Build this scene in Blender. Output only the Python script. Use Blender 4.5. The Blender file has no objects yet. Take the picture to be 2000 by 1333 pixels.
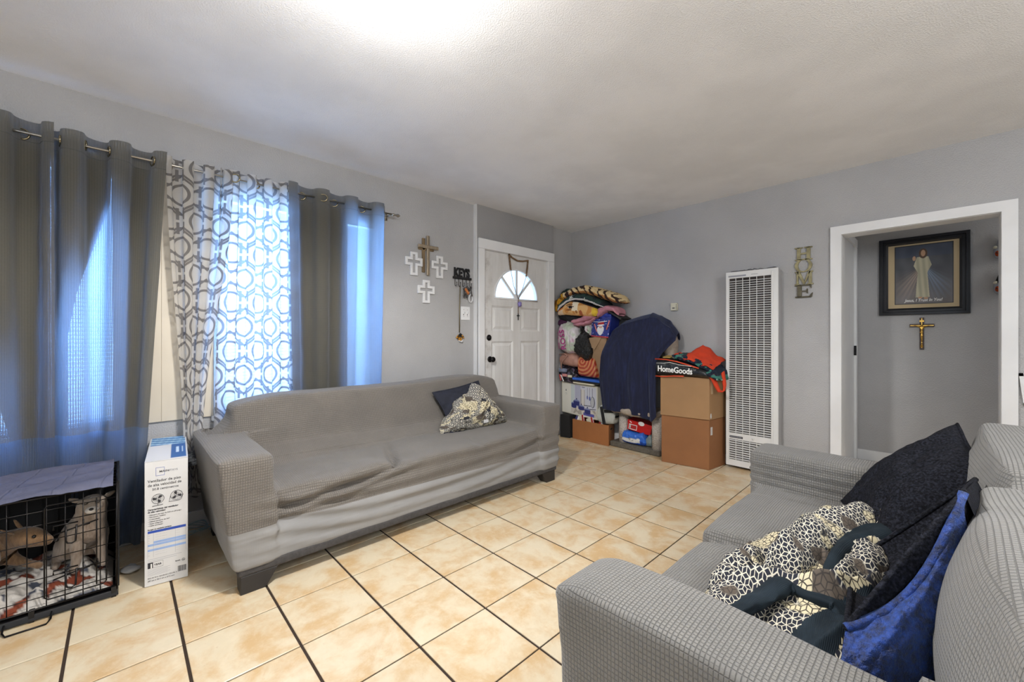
import bpy, bmesh, math, random
import numpy as np
from mathutils import Vector, Matrix, noise
random.seed(7)
PI = math.pi
C = bpy.context.scene.collection
SC = bpy.context.scene

# ------------------------------------------------------------------ camera, world, lights, exposure
cam_d = bpy.data.cameras.new('camera'); cam = bpy.data.objects.new('camera', cam_d); C.objects.link(cam)
ANG = math.atan(833/798.)
cam.location = (0, 0, 1.15); cam.rotation_euler = (PI/2, 0, ANG)
cam_d.sensor_width = 36; cam_d.lens = 36*798/2000.; cam_d.shift_y = -6.5/2000.; cam_d.clip_start = .02
SC.camera = cam
SC.view_settings.view_transform = 'Standard'; SC.view_settings.look = 'None'
SC.view_settings.gamma = 1; SC.view_settings.use_curve_mapping = False
SC.view_settings.exposure = 0.08

w = bpy.data.worlds.new('sky'); SC.world = w; w.use_nodes = True
bg = w.node_tree.nodes['Background']; bg.inputs[0].default_value = (.55, .76, 1, 1); bg.inputs[1].default_value = 2.4

def light(name, kind, loc, power, color, size=.2, size_y=None, rot=(0, 0, 0), spread=None):
    d = bpy.data.lights.new(name, kind); o = bpy.data.objects.new(name, d); C.objects.link(o)
    o.location = loc; o.rotation_euler = rot; d.energy = power; d.color = color
    if kind == 'AREA':
        d.size = size
        if size_y: d.shape = 'RECTANGLE'; d.size_y = size_y
        if spread: d.spread = spread
    else: d.shadow_soft_size = size
    return o
light('ceiling_bulb', 'POINT', (-1.22, .60, 2.14), 17, (1, .985, .97), .09)
dl = light('ceiling_downlight', 'SPOT', (-1.22, .60, 2.13), 125, (1, .98, .955), .09); dl.data.spot_size = math.radians(172); dl.data.spot_blend = .35
light('fill_behind', 'POINT', (.9, -1.9, 2.0), 30, (.97, .985, 1), .25)  # unseen fill light added behind the camera for ambient
light('fill_right', 'POINT', (1.35, 1.2, 2.0), 78, (.98, .99, 1), .3)  # added soft fill right of the view, no known fixture
light('hall_light', 'POINT', (1.3, 4.6, 2.1), 8, (1, .97, .94), .15)
light('daylight_left', 'AREA', (-3.75, -.45, 1.45), 150, (.20, .47, 1), 1.2, 1.6, (0, -PI/2, 0))
light('daylight_right', 'AREA', (-3.75, .98, 1.45), 120, (.22, .50, 1), 1.2, 1.6, (0, -PI/2, 0))
light('fill_panel_behind', 'AREA', (.6, -2.75, 1.5), 50, (.9, .95, 1), 1.8, 1.25, (PI/2, 0, PI))  # large unseen area light added as general fill

# ------------------------------------------------------------------ helpers
def srgb(r, g, b):
    f = lambda c: (c/255./12.92) if c/255. <= .04045 else ((c/255.+.055)/1.055)**2.4
    return (f(r), f(g), f(b), 1)

class X:
    """tiny node-expression wrapper"""
    def __init__(s, nt, so): s.nt = nt; s.so = so
    def m(s, op, *a):
        n = s.nt.nodes.new('ShaderNodeMath'); n.operation = op
        for i, v in enumerate((s,)+a):
            if isinstance(v, X): s.nt.links.new(v.so, n.inputs[i])
            else: n.inputs[i].default_value = v
        return X(s.nt, n.outputs[0])
    def __add__(s, o): return s.m('ADD', o)
    __radd__ = __add__
    def __mul__(s, o): return s.m('MULTIPLY', o)
    __rmul__ = __mul__
    def __sub__(s, o): return s.m('SUBTRACT', o)
    def __rsub__(s, o): return (s*-1)+o
    def __truediv__(s, o): return s.m('DIVIDE', o)
    def abs(s): return s.m('ABSOLUTE')
    def fract(s): return s.m('FRACT')
    def sin(s): return s.m('SINE')
    def sqrt(s): return s.m('SQRT')
    def floor(s): return s.m('FLOOR')
    def pow(s, p): return s.m('POWER', p)
    def mx(s, o): return s.m('MAXIMUM', o)
    def mn(s, o): return s.m('MINIMUM', o)
    def gt(s, o): return s.m('GREATER_THAN', o)
    def clamp(s): return s.mx(0.).mn(1.)
    def ss(s, lo, hi):
        n = s.nt.nodes.new('ShaderNodeMapRange'); n.interpolation_type = 'SMOOTHSTEP'
        s.nt.links.new(s.so, n.inputs[0]); n.inputs[1].default_value = lo; n.inputs[2].default_value = hi
        n.inputs[3].default_value = 0; n.inputs[4].default_value = 1
        return X(s.nt, n.outputs[0])

class M:
    """material builder"""
    def __init__(s, name, col=(.5, .5, .5, 1), rough=.6, metal=0, **k):
        s.m = bpy.data.materials.new(name); s.m.use_nodes = True; s.nt = s.m.node_tree
        s.b = s.nt.nodes['Principled BSDF']; s.out = s.nt.nodes['Material Output']
        s.b.inputs['Base Color'].default_value = col; s.b.inputs['Roughness'].default_value = rough
        s.b.inputs['Metallic'].default_value = metal; s.col = col
        for kk, v in k.items(): s.b.inputs[kk].default_value = v
        s.tc = None; s.h = None
    def coord(s, kind='Object'):
        if not s.tc: s.tc = s.nt.nodes.new('ShaderNodeTexCoord')
        return s.tc.outputs[kind]
    def xyz(s, kind='Object'):
        n = s.nt.nodes.new('ShaderNodeSeparateXYZ'); s.nt.links.new(s.coord(kind), n.inputs[0])
        return [X(s.nt, n.outputs[i]) for i in range(3)]
    def nrm(s):
        g = s.nt.nodes.new('ShaderNodeNewGeometry'); v = s.nt.nodes.new('ShaderNodeVectorTransform')
        v.vector_type = 'NORMAL'; v.convert_from = 'WORLD'; v.convert_to = 'OBJECT'
        s.nt.links.new(g.outputs['Normal'], v.inputs[0])
        n = s.nt.nodes.new('ShaderNodeSeparateXYZ'); s.nt.links.new(v.outputs[0], n.inputs[0])
        return [X(s.nt, n.outputs[i]).abs() for i in range(3)]
    def noise(s, scale=5, detail=3, rough=.55, kind='Object', stretch=None, dist=0):
        n = s.nt.nodes.new('ShaderNodeTexNoise'); n.inputs['Scale'].default_value = scale
        n.inputs['Detail'].default_value = detail; n.inputs['Roughness'].default_value = rough
        n.inputs['Distortion'].default_value = dist
        src = s.coord(kind)
        if stretch:
            mp = s.nt.nodes.new('ShaderNodeMapping'); mp.inputs['Scale'].default_value = stretch
            s.nt.links.new(src, mp.inputs[0]); src = mp.outputs[0]
        s.nt.links.new(src, n.inputs[0]); return X(s.nt, n.outputs[0])
    def rand(s):
        n = s.nt.nodes.new('ShaderNodeObjectInfo'); return X(s.nt, n.outputs['Random'])
    def attr(s, name='Col'):
        n = s.nt.nodes.new('ShaderNodeVertexColor'); n.layer_name = name; return n.outputs[0]
    def mix(s, fac, a, b):
        n = s.nt.nodes.new('ShaderNodeMix'); n.data_type = 'RGBA'
        for i, v in ((6, a), (7, b)):
            if isinstance(v, tuple): n.inputs[i].default_value = v
            else: s.nt.links.new(v, n.inputs[i])
        if isinstance(fac, X): s.nt.links.new(fac.so, n.inputs[0])
        else: n.inputs[0].default_value = fac
        return n.outputs[2]
    def base(s, so): s.nt.links.new(so, s.b.inputs['Base Color']); return s
    def set(s, inp, x): s.nt.links.new(x.so, s.b.inputs[inp]); return s
    def bump(s, x, dist=.002, strength=1.):
        n = s.nt.nodes.new('ShaderNodeBump'); n.inputs['Distance'].default_value = dist
        n.inputs['Strength'].default_value = strength
        s.nt.links.new(x.so, n.inputs['Height'])
        if s.h: s.nt.links.new(s.h, n.inputs['Normal'])
        s.h = n.outputs[0]; s.nt.links.new(s.h, s.b.inputs['Normal']); return s
    def var(s, amt=.15, scale=4, detail=3, **k):
        c = s.col; d = tuple(x*(1-amt) for x in c[:3])+(1,); l = tuple(min(1, x*(1+amt)) for x in c[:3])+(1,)
        return s.base(s.mix(s.noise(scale, detail, **k).ss(.3, .7), d, l))
    def translucent(s, col, fac=.5, alpha=None):
        t = s.nt.nodes.new('ShaderNodeBsdfTranslucent'); mx = s.nt.nodes.new('ShaderNodeMixShader')
        if isinstance(col, tuple): t.inputs[0].default_value = col
        else: s.nt.links.new(col, t.inputs[0])
        mx.inputs[0].default_value = fac
        if isinstance(fac, X): s.nt.links.new(fac.so, mx.inputs[0])
        s.nt.links.new(s.b.outputs[0], mx.inputs[1]); s.nt.links.new(t.outputs[0], mx.inputs[2])
        last = mx.outputs[0]
        if alpha is not None:
            tr = s.nt.nodes.new('ShaderNodeBsdfTransparent'); m2 = s.nt.nodes.new('ShaderNodeMixShader')
            if isinstance(alpha, X): s.nt.links.new(alpha.so, m2.inputs[0])
            else: m2.inputs[0].default_value = alpha
            s.nt.links.new(tr.outputs[0], m2.inputs[1]); s.nt.links.new(last, m2.inputs[2]); last = m2.outputs[0]
        s.nt.links.new(last, s.out.inputs[0]); return s

def mesh_obj(name, verts, faces, mat=None, parent=None, smooth=False, uvs=None, cols=None):
    me = bpy.data.meshes.new(name)
    off = Vector((0, 0, 0)) if parent is None else parent_base(parent)
    V = np.array([tuple(v) for v in verts], dtype=float)-np.array(off[:])
    me.from_pydata(V.tolist(), [], faces); me.update()
    if smooth: me.polygons.foreach_set('use_smooth', [True]*len(me.polygons))
    if uvs is not None:
        ul = me.uv_layers.new(name='UVMap'); li = np.empty(len(me.loops), dtype=np.int32)
        me.loops.foreach_get('vertex_index', li); ul.data.foreach_set('uv', np.array(uvs)[li].ravel())
    if cols is not None:
        ca = me.color_attributes.new('Col', 'FLOAT_COLOR', 'POINT')
        c = np.ones((len(verts), 4)); c[:, :3] = np.array(cols)[:, :3]; ca.data.foreach_set('color', c.ravel())
    o = bpy.data.objects.new(name, me); C.objects.link(o)
    if mat: me.materials.append(mat.m if isinstance(mat, M) else mat)
    if parent: o.parent = parent
    return o
def parent_base(p):
    b = Vector((0, 0, 0))
    while p is not None: b += Vector(p.location); p = p.parent
    return b
def tag(o, label=None, cat=None, group=None, kind=None):
    if label: o['label'] = label
    if cat: o['category'] = cat
    if group: o['group'] = group
    if kind: o['kind'] = kind
    return o
def thing(name, loc, label, cat, group=None):
    o = bpy.data.objects.new(name, None); o.empty_display_size = .1; C.objects.link(o); o.location = loc
    return tag(o, label, cat, group)
def struct(o): o['kind'] = 'structure'; return o

class MB:
    def __init__(s): s.v = []; s.f = []
    def add(s, V, F):
        n = len(s.v); s.v += [tuple(p) for p in V]; s.f += [tuple(i+n for i in f) for f in F]; return s
    def box(s, x0, x1, y0, y1, z0, z1, T=None):
        V = [(x0, y0, z0), (x1, y0, z0), (x1, y1, z0), (x0, y1, z0), (x0, y0, z1), (x1, y0, z1), (x1, y1, z1), (x0, y1, z1)]
        return s.hexa(V, T)
    def hexa(s, V, T=None):
        if T is not None: V = [T @ Vector(v) for v in V]
        return s.add(V, [(0, 3, 2, 1), (4, 5, 6, 7), (0, 1, 5, 4), (1, 2, 6, 5), (2, 3, 7, 6), (3, 0, 4, 7)])
    def tube(s, pts, r, n=8, closed=False):
        pts = [Vector(p) for p in pts]; m = len(pts); base = len(s.v); up = None
        for i, p in enumerate(pts):
            if closed: d = pts[(i+1) % m]-pts[i-1]
            else: d = pts[min(i+1, m-1)]-pts[max(i-1, 0)]
            d.normalize()
            if up is None: up = d.orthogonal().normalized()
            else: up = (up-d*up.dot(d)); up = up.normalized() if up.length > 1e-6 else d.orthogonal().normalized()
            q = d.cross(up); rr = r[i] if isinstance(r, (list, tuple)) else r
            for k in range(n):
                a = 2*PI*k/n; s.v.append(tuple(p+(up*math.cos(a)+q*math.sin(a))*rr))
        for i in range(m if closed else m-1):
            for k in range(n):
                j = (i+1) % m
                s.f.append((base+i*n+k, base+i*n+(k+1) % n, base+j*n+(k+1) % n, base+j*n+k))
        if not closed:
            s.f.append(tuple(base+k for k in reversed(range(n)))); s.f.append(tuple(base+(m-1)*n+k for k in range(n)))
        return s
    def ell(s, c, r, n=12, m=8, T=None):
        V = []; F = []
        for i in range(m+1):
            for k in range(n):
                a = PI*i/m; b = 2*PI*k/n
                V.append((c[0]+r[0]*math.sin(a)*math.cos(b), c[1]+r[1]*math.sin(a)*math.sin(b), c[2]+r[2]*math.cos(a)))
        for i in range(m):
            for k in range(n): F.append((i*n+k, (i+1)*n+k, (i+1)*n+(k+1) % n, i*n+(k+1) % n))
        if T is not None: V = [T @ Vector(v) for v in V]
        return s.add(V, F)
    def prism(s, poly, axis, a, b):
        """extrude 2D polygon (list of (u,v)) along axis: 'x' -> (y,z), 'y' -> (x,z), 'z' -> (x,y)"""
        def P(u, v, t): return {'x': (t, u, v), 'y': (u, t, v), 'z': (u, v, t)}[axis]
        n = len(poly); V = [P(u, v, a) for u, v in poly]+[P(u, v, b) for u, v in poly]
        F = [tuple(range(n))[::-1], tuple(range(n, 2*n))]+[(i, (i+1) % n, n+(i+1) % n, n+i) for i in range(n)]
        return s.add(V, F)
    def build(s, name, mat, parent=None, smooth=False, bevel=0, seg=2, fix=True):
        o = mesh_obj(name, s.v, s.f, mat, parent, smooth)
        if fix:
            bm = bmesh.new(); bm.from_mesh(o.data); bmesh.ops.recalc_face_normals(bm, faces=bm.faces[:]); bm.to_mesh(o.data); bm.free()
        if bevel:
            md = o.modifiers.new('bevel', 'BEVEL'); md.width = bevel; md.segments = seg; md.limit_method = 'ANGLE'; md.angle_limit = .6
            md.harden_normals = False
            for p in o.data.polygons: p.use_smooth = True
            md2 = o.modifiers.new('wn', 'WEIGHTED_NORMAL')
        return o
def grid(nu, nv, fn, name, mat, parent=None, uvfn=None, colfn=None, solid=0, closed_u=False):
    V = []; UV = []
    for i in range(nu+1):
        for j in range(nv+1):
            V.append(fn(i/nu, j/nv)); UV.append((i/nu, j/nv))
    F = []
    for i in range(nu):
        for j in range(nv):
            a = i*(nv+1)+j; F.append((a, a+nv+1, a+nv+2, a+1))
    uv = [uvfn(*q) for q in UV] if uvfn else UV
    cl = [colfn(*q) for q in UV] if colfn else None
    o = mesh_obj(name, V, F, mat, parent, True, uv, cl)
    if solid: md = o.modifiers.new('solid', 'SOLIDIFY'); md.thickness = solid; md.offset = 0
    return o
def nz(x, y, z, s=1., seed=0): return noise.noise(Vector((x*s+seed*7.3, y*s-seed*3.1, z*s+seed*1.7)))
def rd(x, y, z, s=1., seed=0, o=3): return noise.turbulence(Vector((x*s+seed*7.3, y*s-seed*3.1, z*s+seed*1.7)), o, True)
def lerp(a, b, t): return a+(b-a)*t
def interp(x, xs, ys): return float(np.interp(x, xs, ys))
def sst(lo, hi, x):
    t = min(1, max(0, (x-lo)/(hi-lo))); return t*t*(3-2*t)

def text(s, size, org, xd, up, mat, parent, name='lettering', align='LEFT', ext=.0006, sx=1., bold=0., shear=0):
    cu = bpy.data.curves.new('t', 'FONT'); cu.body = s; cu.size = size; cu.align_x = align
    cu.extrude = ext; cu.offset = bold; cu.shear = shear; cu.resolution_u = 3
    o = bpy.data.objects.new('t', cu); C.objects.link(o)
    dg = bpy.context.evaluated_depsgraph_get(); me = bpy.data.meshes.new_from_object(o.evaluated_get(dg))
    C.objects.unlink(o); bpy.data.objects.remove(o)
    xd = Vector(xd).normalized(); up = Vector(up).normalized(); nd = xd.cross(up)
    off = Vector(org)-parent_base(parent)
    for v in me.vertices:
        p = v.co; v.co = off+xd*(p.x*sx)+up*p.y+nd*p.z
    me.name = name; me.materials.clear(); me.materials.append(mat.m)
    ob = bpy.data.objects.new(name, me); C.objects.link(ob); ob.parent = parent
    return ob

def strip(name, mat, parent, xs, zt, zb, yf, yb, n=70, r=36, nzamp=.006, nzs=14, seed=0, colfn=None, p=.6):
    """soft folded cloth lump: upper/lower outline over x, front and back in y"""
    V = []; UV = []; F = []; co = []
    x0, x1 = xs[0], xs[-1]
    for i in range(n+1):
        t = i/n; x = lerp(x0, x1, t); e = min(1, math.sin(PI*min(max(t, .0), 1))*6)**.5 if 0 < t < 1 else 0
        a = interp(x, xs, zt); b = interp(x, xs, zb); zc = (a+b)/2; h = max(.002, (a-b)/2); h *= .35+.65*e
        f = interp(x, xs, yf) if isinstance(yf, (list, tuple)) else yf
        yc = (f+yb)/2; d = (yb-f)/2*(.6+.4*e)
        for k in range(r):
            th = 2*PI*k/r; c = math.cos(th); s_ = math.sin(th)
            y = yc-d*math.copysign(abs(c)**p, c); z = zc+h*math.copysign(abs(s_)**.8, s_)
            q = rd(x, y, z, nzs, seed)-.5
            y -= q*nzamp*2*max(0, c); z += q*nzamp*.8
            xx = x+nz(x, y, z, 9, seed+3)*nzamp
            V.append((xx, y, z)); v = .5+.5*s_; UV.append((x, k/r)); co.append((t, (z-b)/max(1e-4, a-b), c))
    for i in range(n):
        for k in range(r): F.append((i*r+k, (i+1)*r+k, (i+1)*r+(k+1) % r, i*r+(k+1) % r))
    F.append(tuple(range(r))[::-1]); F.append(tuple(n*r+k for k in range(r)))
    cl = None
    if colfn: cl = [colfn(V[i][0], V[i][2], co[i][0], co[i][1]) for i in range(len(V))]
    return mesh_obj(name, V, F, mat, parent, True, UV, cl)

def blob(name, mat, parent, c, r, seed=0, amp=.2, sc=6, sub=5, pw=.75, colfn=None, taper=0, rot=0, ridg=True):
    bm = bmesh.new(); bmesh.ops.create_icosphere(bm, subdivisions=sub, radius=1)
    V = []; co = []
    for v in bm.verts:
        p = v.co.copy(); q = [math.copysign(abs(t)**pw, t) for t in p]
        d = (rd(p.x*r[0], p.y*r[1], p.z*r[2], sc, seed, 4)-.55) if ridg else nz(p.x, p.y, p.z, sc*.3, seed)
        k = 1+amp*d+.10*nz(p.x, p.y, p.z, 1.3, seed)
        tp = 1-taper*max(0, q[2])
        x, y, z = q[0]*r[0]*k*tp, q[1]*r[1]*k*tp, q[2]*r[2]*(k*.5+.5)
        ca, sa = math.cos(rot), math.sin(rot)
        V.append((c[0]+x*ca-y*sa, c[1]+x*sa+y*ca, c[2]+z))
        if colfn: co.append(colfn(*V[-1], d))
    F = [tuple(w.index for w in f.verts) for f in bm.faces]; bm.free()
    return mesh_obj(name, V, F, mat, parent, True, None, co or None)

# ------------------------------------------------------------------ materials
def wall_mat(name, col, bs=125, bd=.0012, rough=.38):
    m = M(name, col, rough); m.var(.05, 2.2)
    h = m.noise(bs, 2, .5).ss(.38, .68); h2 = m.noise(bs*.35, 2, .5)
    m.bump(h+h2*.6, bd, .75); return m
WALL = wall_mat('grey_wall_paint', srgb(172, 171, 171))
WALLD = wall_mat('grey_wall_paint_shaded', srgb(150, 149, 149), 120, .0008, .5)  # same wall paint; shade of the door section put into a darker grey
CEIL = wall_mat('white_textured_ceiling', srgb(238, 238, 238), 150, .0011, .85)
WHITE = M('white_gloss_paint', srgb(228, 228, 228), .35).var(.04, 3); WHITE.bump(WHITE.noise(40, 3), .0006, .5)
GROUT = M('dark_brown_grout', srgb(56, 42, 32), .9); GROUT.bump(GROUT.noise(300, 2), .001)
def tile_mat():
    m = M('beige_mottled_tile', srgb(214, 190, 152), .3)
    r = m.rand(); n = m.nt.nodes.new('ShaderNodeVectorMath'); n.operation = 'ADD'
    cb = m.nt.nodes.new('ShaderNodeCombineXYZ'); m.nt.links.new((r*37.).so, cb.inputs[0]); m.nt.links.new((r*91.).so, cb.inputs[1])
    m.nt.links.new(m.coord('Object'), n.inputs[0]); m.nt.links.new(cb.outputs[0], n.inputs[1])
    def N(sc, d, ro=.6, dist=0):
        t = m.nt.nodes.new('ShaderNodeTexNoise'); t.inputs['Scale'].default_value = sc; t.inputs['Detail'].default_value = d
        t.inputs['Roughness'].default_value = ro; t.inputs['Distortion'].default_value = dist
        m.nt.links.new(n.outputs[0], t.inputs[0]); return X(m.nt, t.outputs[0])
    a = N(6, 5, .62, .3); b = N(22, 5, .7); c = N(70, 3)
    c1 = m.mix(a.ss(.38, .66), srgb(224, 209, 180), srgb(210, 177, 131))
    c2 = m.mix(b.ss(.45, .75)*.45, c1, srgb(236, 220, 192))
    c3 = m.mix(c.ss(.62, .78)*.25, c2, srgb(176, 134, 88))
    m.base(c3); m.bump(b+c*.3, .0006, .5); m.set('Roughness', (b*.25)+.22)
    return m
TILE = tile_mat()

def waffle(name, col, per=.0085, groove=.42, warm=0):
    m = M(name, col, .88); m.b.inputs['Sheen Weight'].default_value = .25; m.b.inputs['Sheen Roughness'].default_value = .5
    p = m.xyz(); nn = m.nrm(); wob = m.noise(2.2, 1)*.022
    # dominance of the face axis suppresses the lines of that axis
    n4 = [a.pow(6.) for a in nn]; tot = n4[0]+n4[1]+n4[2]+1e-4
    H = None
    for i in range(3):
        L = ((p[i]+wob)/(per*(1.25 if i == 2 else 1.))).fract()
        L = (L-.5).abs()*2.                       # 1 at the line
        ln = L.ss(.66, .96)*(1.-(n4[i]/tot).ss(.35, .75))
        H = ln if H is None else H.mx(ln)
    d = tuple(c*groove for c in col[:3])+(1,)
    v = m.noise(5, 4, .6).ss(.25, .8)
    lo = tuple(c*.86 for c in col[:3])+(1,); hi = (min(1, col[0]*1.08), min(1, col[1]*1.07), min(1, col[2]*1.05), 1)
    m.base(m.mix(H*.8, m.mix(v, lo, hi), d)); m.bump(1.-H, .0022, .9); m.bump(m.noise(420, 2), .0006, .6)
    return m
SOFA = waffle('taupe_waffle_slipcover', srgb(121, 115, 108), .0095, .58)
LOVE = waffle('grey_waffle_slipcover', srgb(124, 122, 118), .0085, .48)
def skirt_mat():
    m = M('smooth_ribbed_slipcover_hem', srgb(142, 141, 140), .85); m.var(.07, 4)
    z = m.xyz()[2]; n = m.noise(7, 3, .6, stretch=(1, .18, 1))
    m.bump(n.ss(.3, .7), .008, .8)
    y = m.xyz()[1]; m.bump(((y/.0035).fract()-.5).abs(), .0006, .6); return m
SKIRT = skirt_mat()
DARKBASE = M('charcoal_sofa_base_fabric', srgb(72, 70, 70), .95).var(.15, 60); DARKBASE.bump(DARKBASE.noise(300, 2), .001)
BLACKWOOD = M('black_wood_leg', srgb(42, 40, 40), .5)
CHROME = M('brushed_nickel', srgb(170, 165, 155), .28, 1)
DKMETAL = M('dark_metal', srgb(38, 36, 36), .35, .8)
BLACKP = M('black_plastic', srgb(24, 24, 26), .35)
BLACKM = M('black_matte', srgb(22, 22, 24), .75)

def curtain_mat(name, col, trans, tf, weave=.0):
    m = M(name, col, .7); m.b.inputs['Sheen Weight'].default_value = .35
    u, v, _ = m.xyz('UV')
    fu = ((u/.009).fract()-.5).abs()*2; fv = ((v/.007).fract()-.5).abs()*2
    dash = (fu.ss(.3, .7)*fv.ss(.35, .75))
    nn = m.noise(240, 2, .5, 'UV', (1, .3, 1))
    d = tuple(c*.7 for c in col[:3])+(1,)
    m.base(m.mix(dash*.55+nn.ss(.35, .7)*.35, d, col)); m.bump(dash+nn*.5, .0012, .7)
    m.bump(m.noise(9, 4, .6, 'UV', (1.6, .6, 1)), .012, .5)
    tcol = m.mix(dash, tuple(c*.72 for c in trans[:3])+(1,), trans)
    m.translucent(tcol, tf, 1.-dash*weave)
    return m
CURT = curtain_mat('grey_woven_curtain', srgb(128, 122, 104), srgb(180, 190, 205), .52, .40)
CURT2 = curtain_mat('thin_curtain_blue_lit', srgb(104, 108, 116), srgb(180, 205, 240), .65, .50)  # thinner lower cloth, blue of the daylight put into its colours
def sheer_mat():
    m = M('white_sheer_trellis_print', srgb(225, 222, 216), .8)
    u, v, _ = m.xyz('UV')
    W, Hh = .15, .21
    u = u/1.35; v = v/1.45
    U = u/W; Vv = v/Hh
    def cell(ou, ov):
        return ((U+ou).fract()-.5), ((Vv+ov).fract()-.5)
    mask = None
    def add(mask, t): return t if mask is None else mask.mx(t)
    for ou, ov in ((0, 0), (.5, .5)):
        a, b = cell(ou, ov); ax = a*W; by = b*Hh
        r = (ax*ax+by*by*.75).sqrt()
        ring = 1.-((r-.036).abs()).ss(.0034, .0048)
        # straight bars above and below the ring, joined by a crossbar
        dx = (ax.abs()-.020).abs(); bars = (1.-dx.ss(.0032, .0045))*(by.abs().ss(.052, .054))*(1.-by.abs().ss(.099, .101))
        hb = (1.-((by.abs()-.078).abs()).ss(.003, .0042))*(1.-ax.abs().ss(.019, .021))
        dg = (1.-((ax.abs()*1.05+by.abs()-.098).abs()).ss(.0045, .006))*(ax.abs().ss(.020, .022))
        dg2 = (1.-((ax.abs()*.9-by.abs()+.016).abs()).ss(.0045, .006))*(ax.abs().ss(.026, .029))
        for t in (ring, bars, hb, dg): mask = add(mask, t)
    m.base(m.mix(mask, srgb(230, 224, 214), srgb(136, 130, 124)))
    tc = m.mix(mask, srgb(226, 226, 226), srgb(140, 142, 148))
    m.bump(m.noise(10, 4, .6, 'UV', (2, .5, 1)), .01, .5)
    m.translucent(tc, .55, .72+mask*.26)
    return m
SHEER = sheer_mat()
BLIND = M('white_blind_slat', srgb(225, 228, 232), .5).translucent(srgb(215, 228, 245), .45)
CREAM = M('cream_panel_board', srgb(206, 196, 178), .6).var(.04, 3)
def glass_mat():
    m = M('window_glass', (1, 1, 1, 1), .02); nt = m.nt
    tr = nt.nodes.new('ShaderNodeBsdfTransparent'); gl = nt.nodes.new('ShaderNodeBsdfGlossy'); gl.inputs['Roughness'].default_value = .02
    mx = nt.nodes.new('ShaderNodeMixShader'); mx.inputs[0].default_value = .06
    nt.links.new(tr.outputs[0], mx.inputs[1]); nt.links.new(gl.outputs[0], mx.inputs[2]); nt.links.new(mx.outputs[0], m.out.inputs[0]); return m
GLASS = glass_mat()

def card_mat(name, col):
    m = M(name, col, .8); m.var(.07, 3.5); m.bump(m.noise(60, 3, .5, stretch=(1, 1, .1)), .0006, .5); return m
CARD1 = card_mat('reddish_brown_cardboard', srgb(146, 98, 60))
CARD2 = card_mat('tan_cardboard', srgb(158, 122, 84))
CARD3 = card_mat('orange_brown_cardboard', srgb(160, 103, 58))
PAPERW = M('white_printed_card', srgb(214, 213, 212), .45).var(.03, 4)
INK = M('dark_grey_ink', srgb(48, 48, 54), .5)
INKL = M('light_grey_ink', srgb(150, 152, 160), .5)
INKB = M('blue_ink', srgb(44, 78, 168), .5)
INKLB = M('light_blue_ink', srgb(150, 176, 220), .5)
WINK = M('white_ink', srgb(235, 235, 232), .5)
VCOL = M('printed_surface', srgb(200, 200, 200), .5); VCOL.base(VCOL.attr())
VCLOTH = M('printed_fleece', srgb(200, 200, 200), .95); VCLOTH.base(VCLOTH.attr()); VCLOTH.bump(VCLOTH.noise(160, 3), .002, .8)
VPLAST = M('printed_thin_plastic', srgb(200, 200, 200), .3); VPLAST.base(VPLAST.attr()); VPLAST.bump(VPLAST.noise(38, 4, .6), .006, .7)

# ------------------------------------------------------------------ room shell
H = 2.44; XA = -3.12; YB = 4.0; XR = 1.75; YF = -3.0; HY = 5.07; HXL = -.56; HXR = 2.2
floor = struct(MB().box(XA-.15, HXR, YF, HY+.15, -.08, -.004).build('floor', GROUT))
gx = [-3.11, -2.826, -2.533, -2.243, -1.955, -1.645, -1.334, -1.023, -.711, -.4, -.088, .224, .536, .848, 1.16, 1.472, 1.74]
gy0 = [-.145+.3165*k for k in range(-9, 17)]
g = .0032; g2 = .0050
cache = {}
inview = []; rest = MB()
def tile_mesh(wx_, wy_):
    k = (round(wx_, 3), round(wy_, 3))
    if k not in cache:
        a, b, e = wx_/2, wy_/2, .0018
        V = [(-a, -b, -.004), (a, -b, -.004), (a, b, -.004), (-a, b, -.004), (-a, -b, -.0012), (a, -b, -.0012), (a, b, -.0012), (-a, b, -.0012),
             (-a+e, -b+e, 0), (a-e, -b+e, 0), (a-e, b-e, 0), (-a+e, b-e, 0)]
        F = [(0, 1, 5, 4), (1, 2, 6, 5), (2, 3, 7, 6), (3, 0, 4, 7), (4, 5, 9, 8), (5, 6, 10, 9), (6, 7, 11, 10), (7, 4, 8, 11), (8, 9, 10, 11)]
        me = bpy.data.meshes.new('tile'); me.from_pydata(V, [], F); me.materials.append(TILE.m); cache[k] = me
    return cache[k]
Vd = (-math.sin(ANG), math.cos(ANG)); Rd = (math.cos(ANG), math.sin(ANG))
for i in range(len(gx)-1):
    for y0 in gy0:
        x0, x1 = gx[i], gx[i+1]; y1 = min(y0+.3165, HY)
        if y0 > HY-.05: continue
        if y1 > YB+.02 and (x0 < HXL-.1): continue
        if y0 < YB < y1 and x0 < HXL-.1: y1 = YB
        cx, cy = (x0+x1)/2, (y0+y1)/2
        d = cx*Vd[0]+cy*Vd[1]; l = cx*Rd[0]+cy*Rd[1]
        if d > .25 and abs(l) < d*1.33+.35 and cy > -.9:
            o = bpy.data.objects.new('tile', tile_mesh(x1-x0-2*g, y1-y0-2*g2)); C.objects.link(o)
            o.location = (cx, cy, 0); o.parent = floor
        else: rest.box(x0+g, x1-g, y0+g2, y1-g2, -.004, 0)
tag(rest.build('tile_remainder', TILE, floor), kind='stuff')

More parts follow.
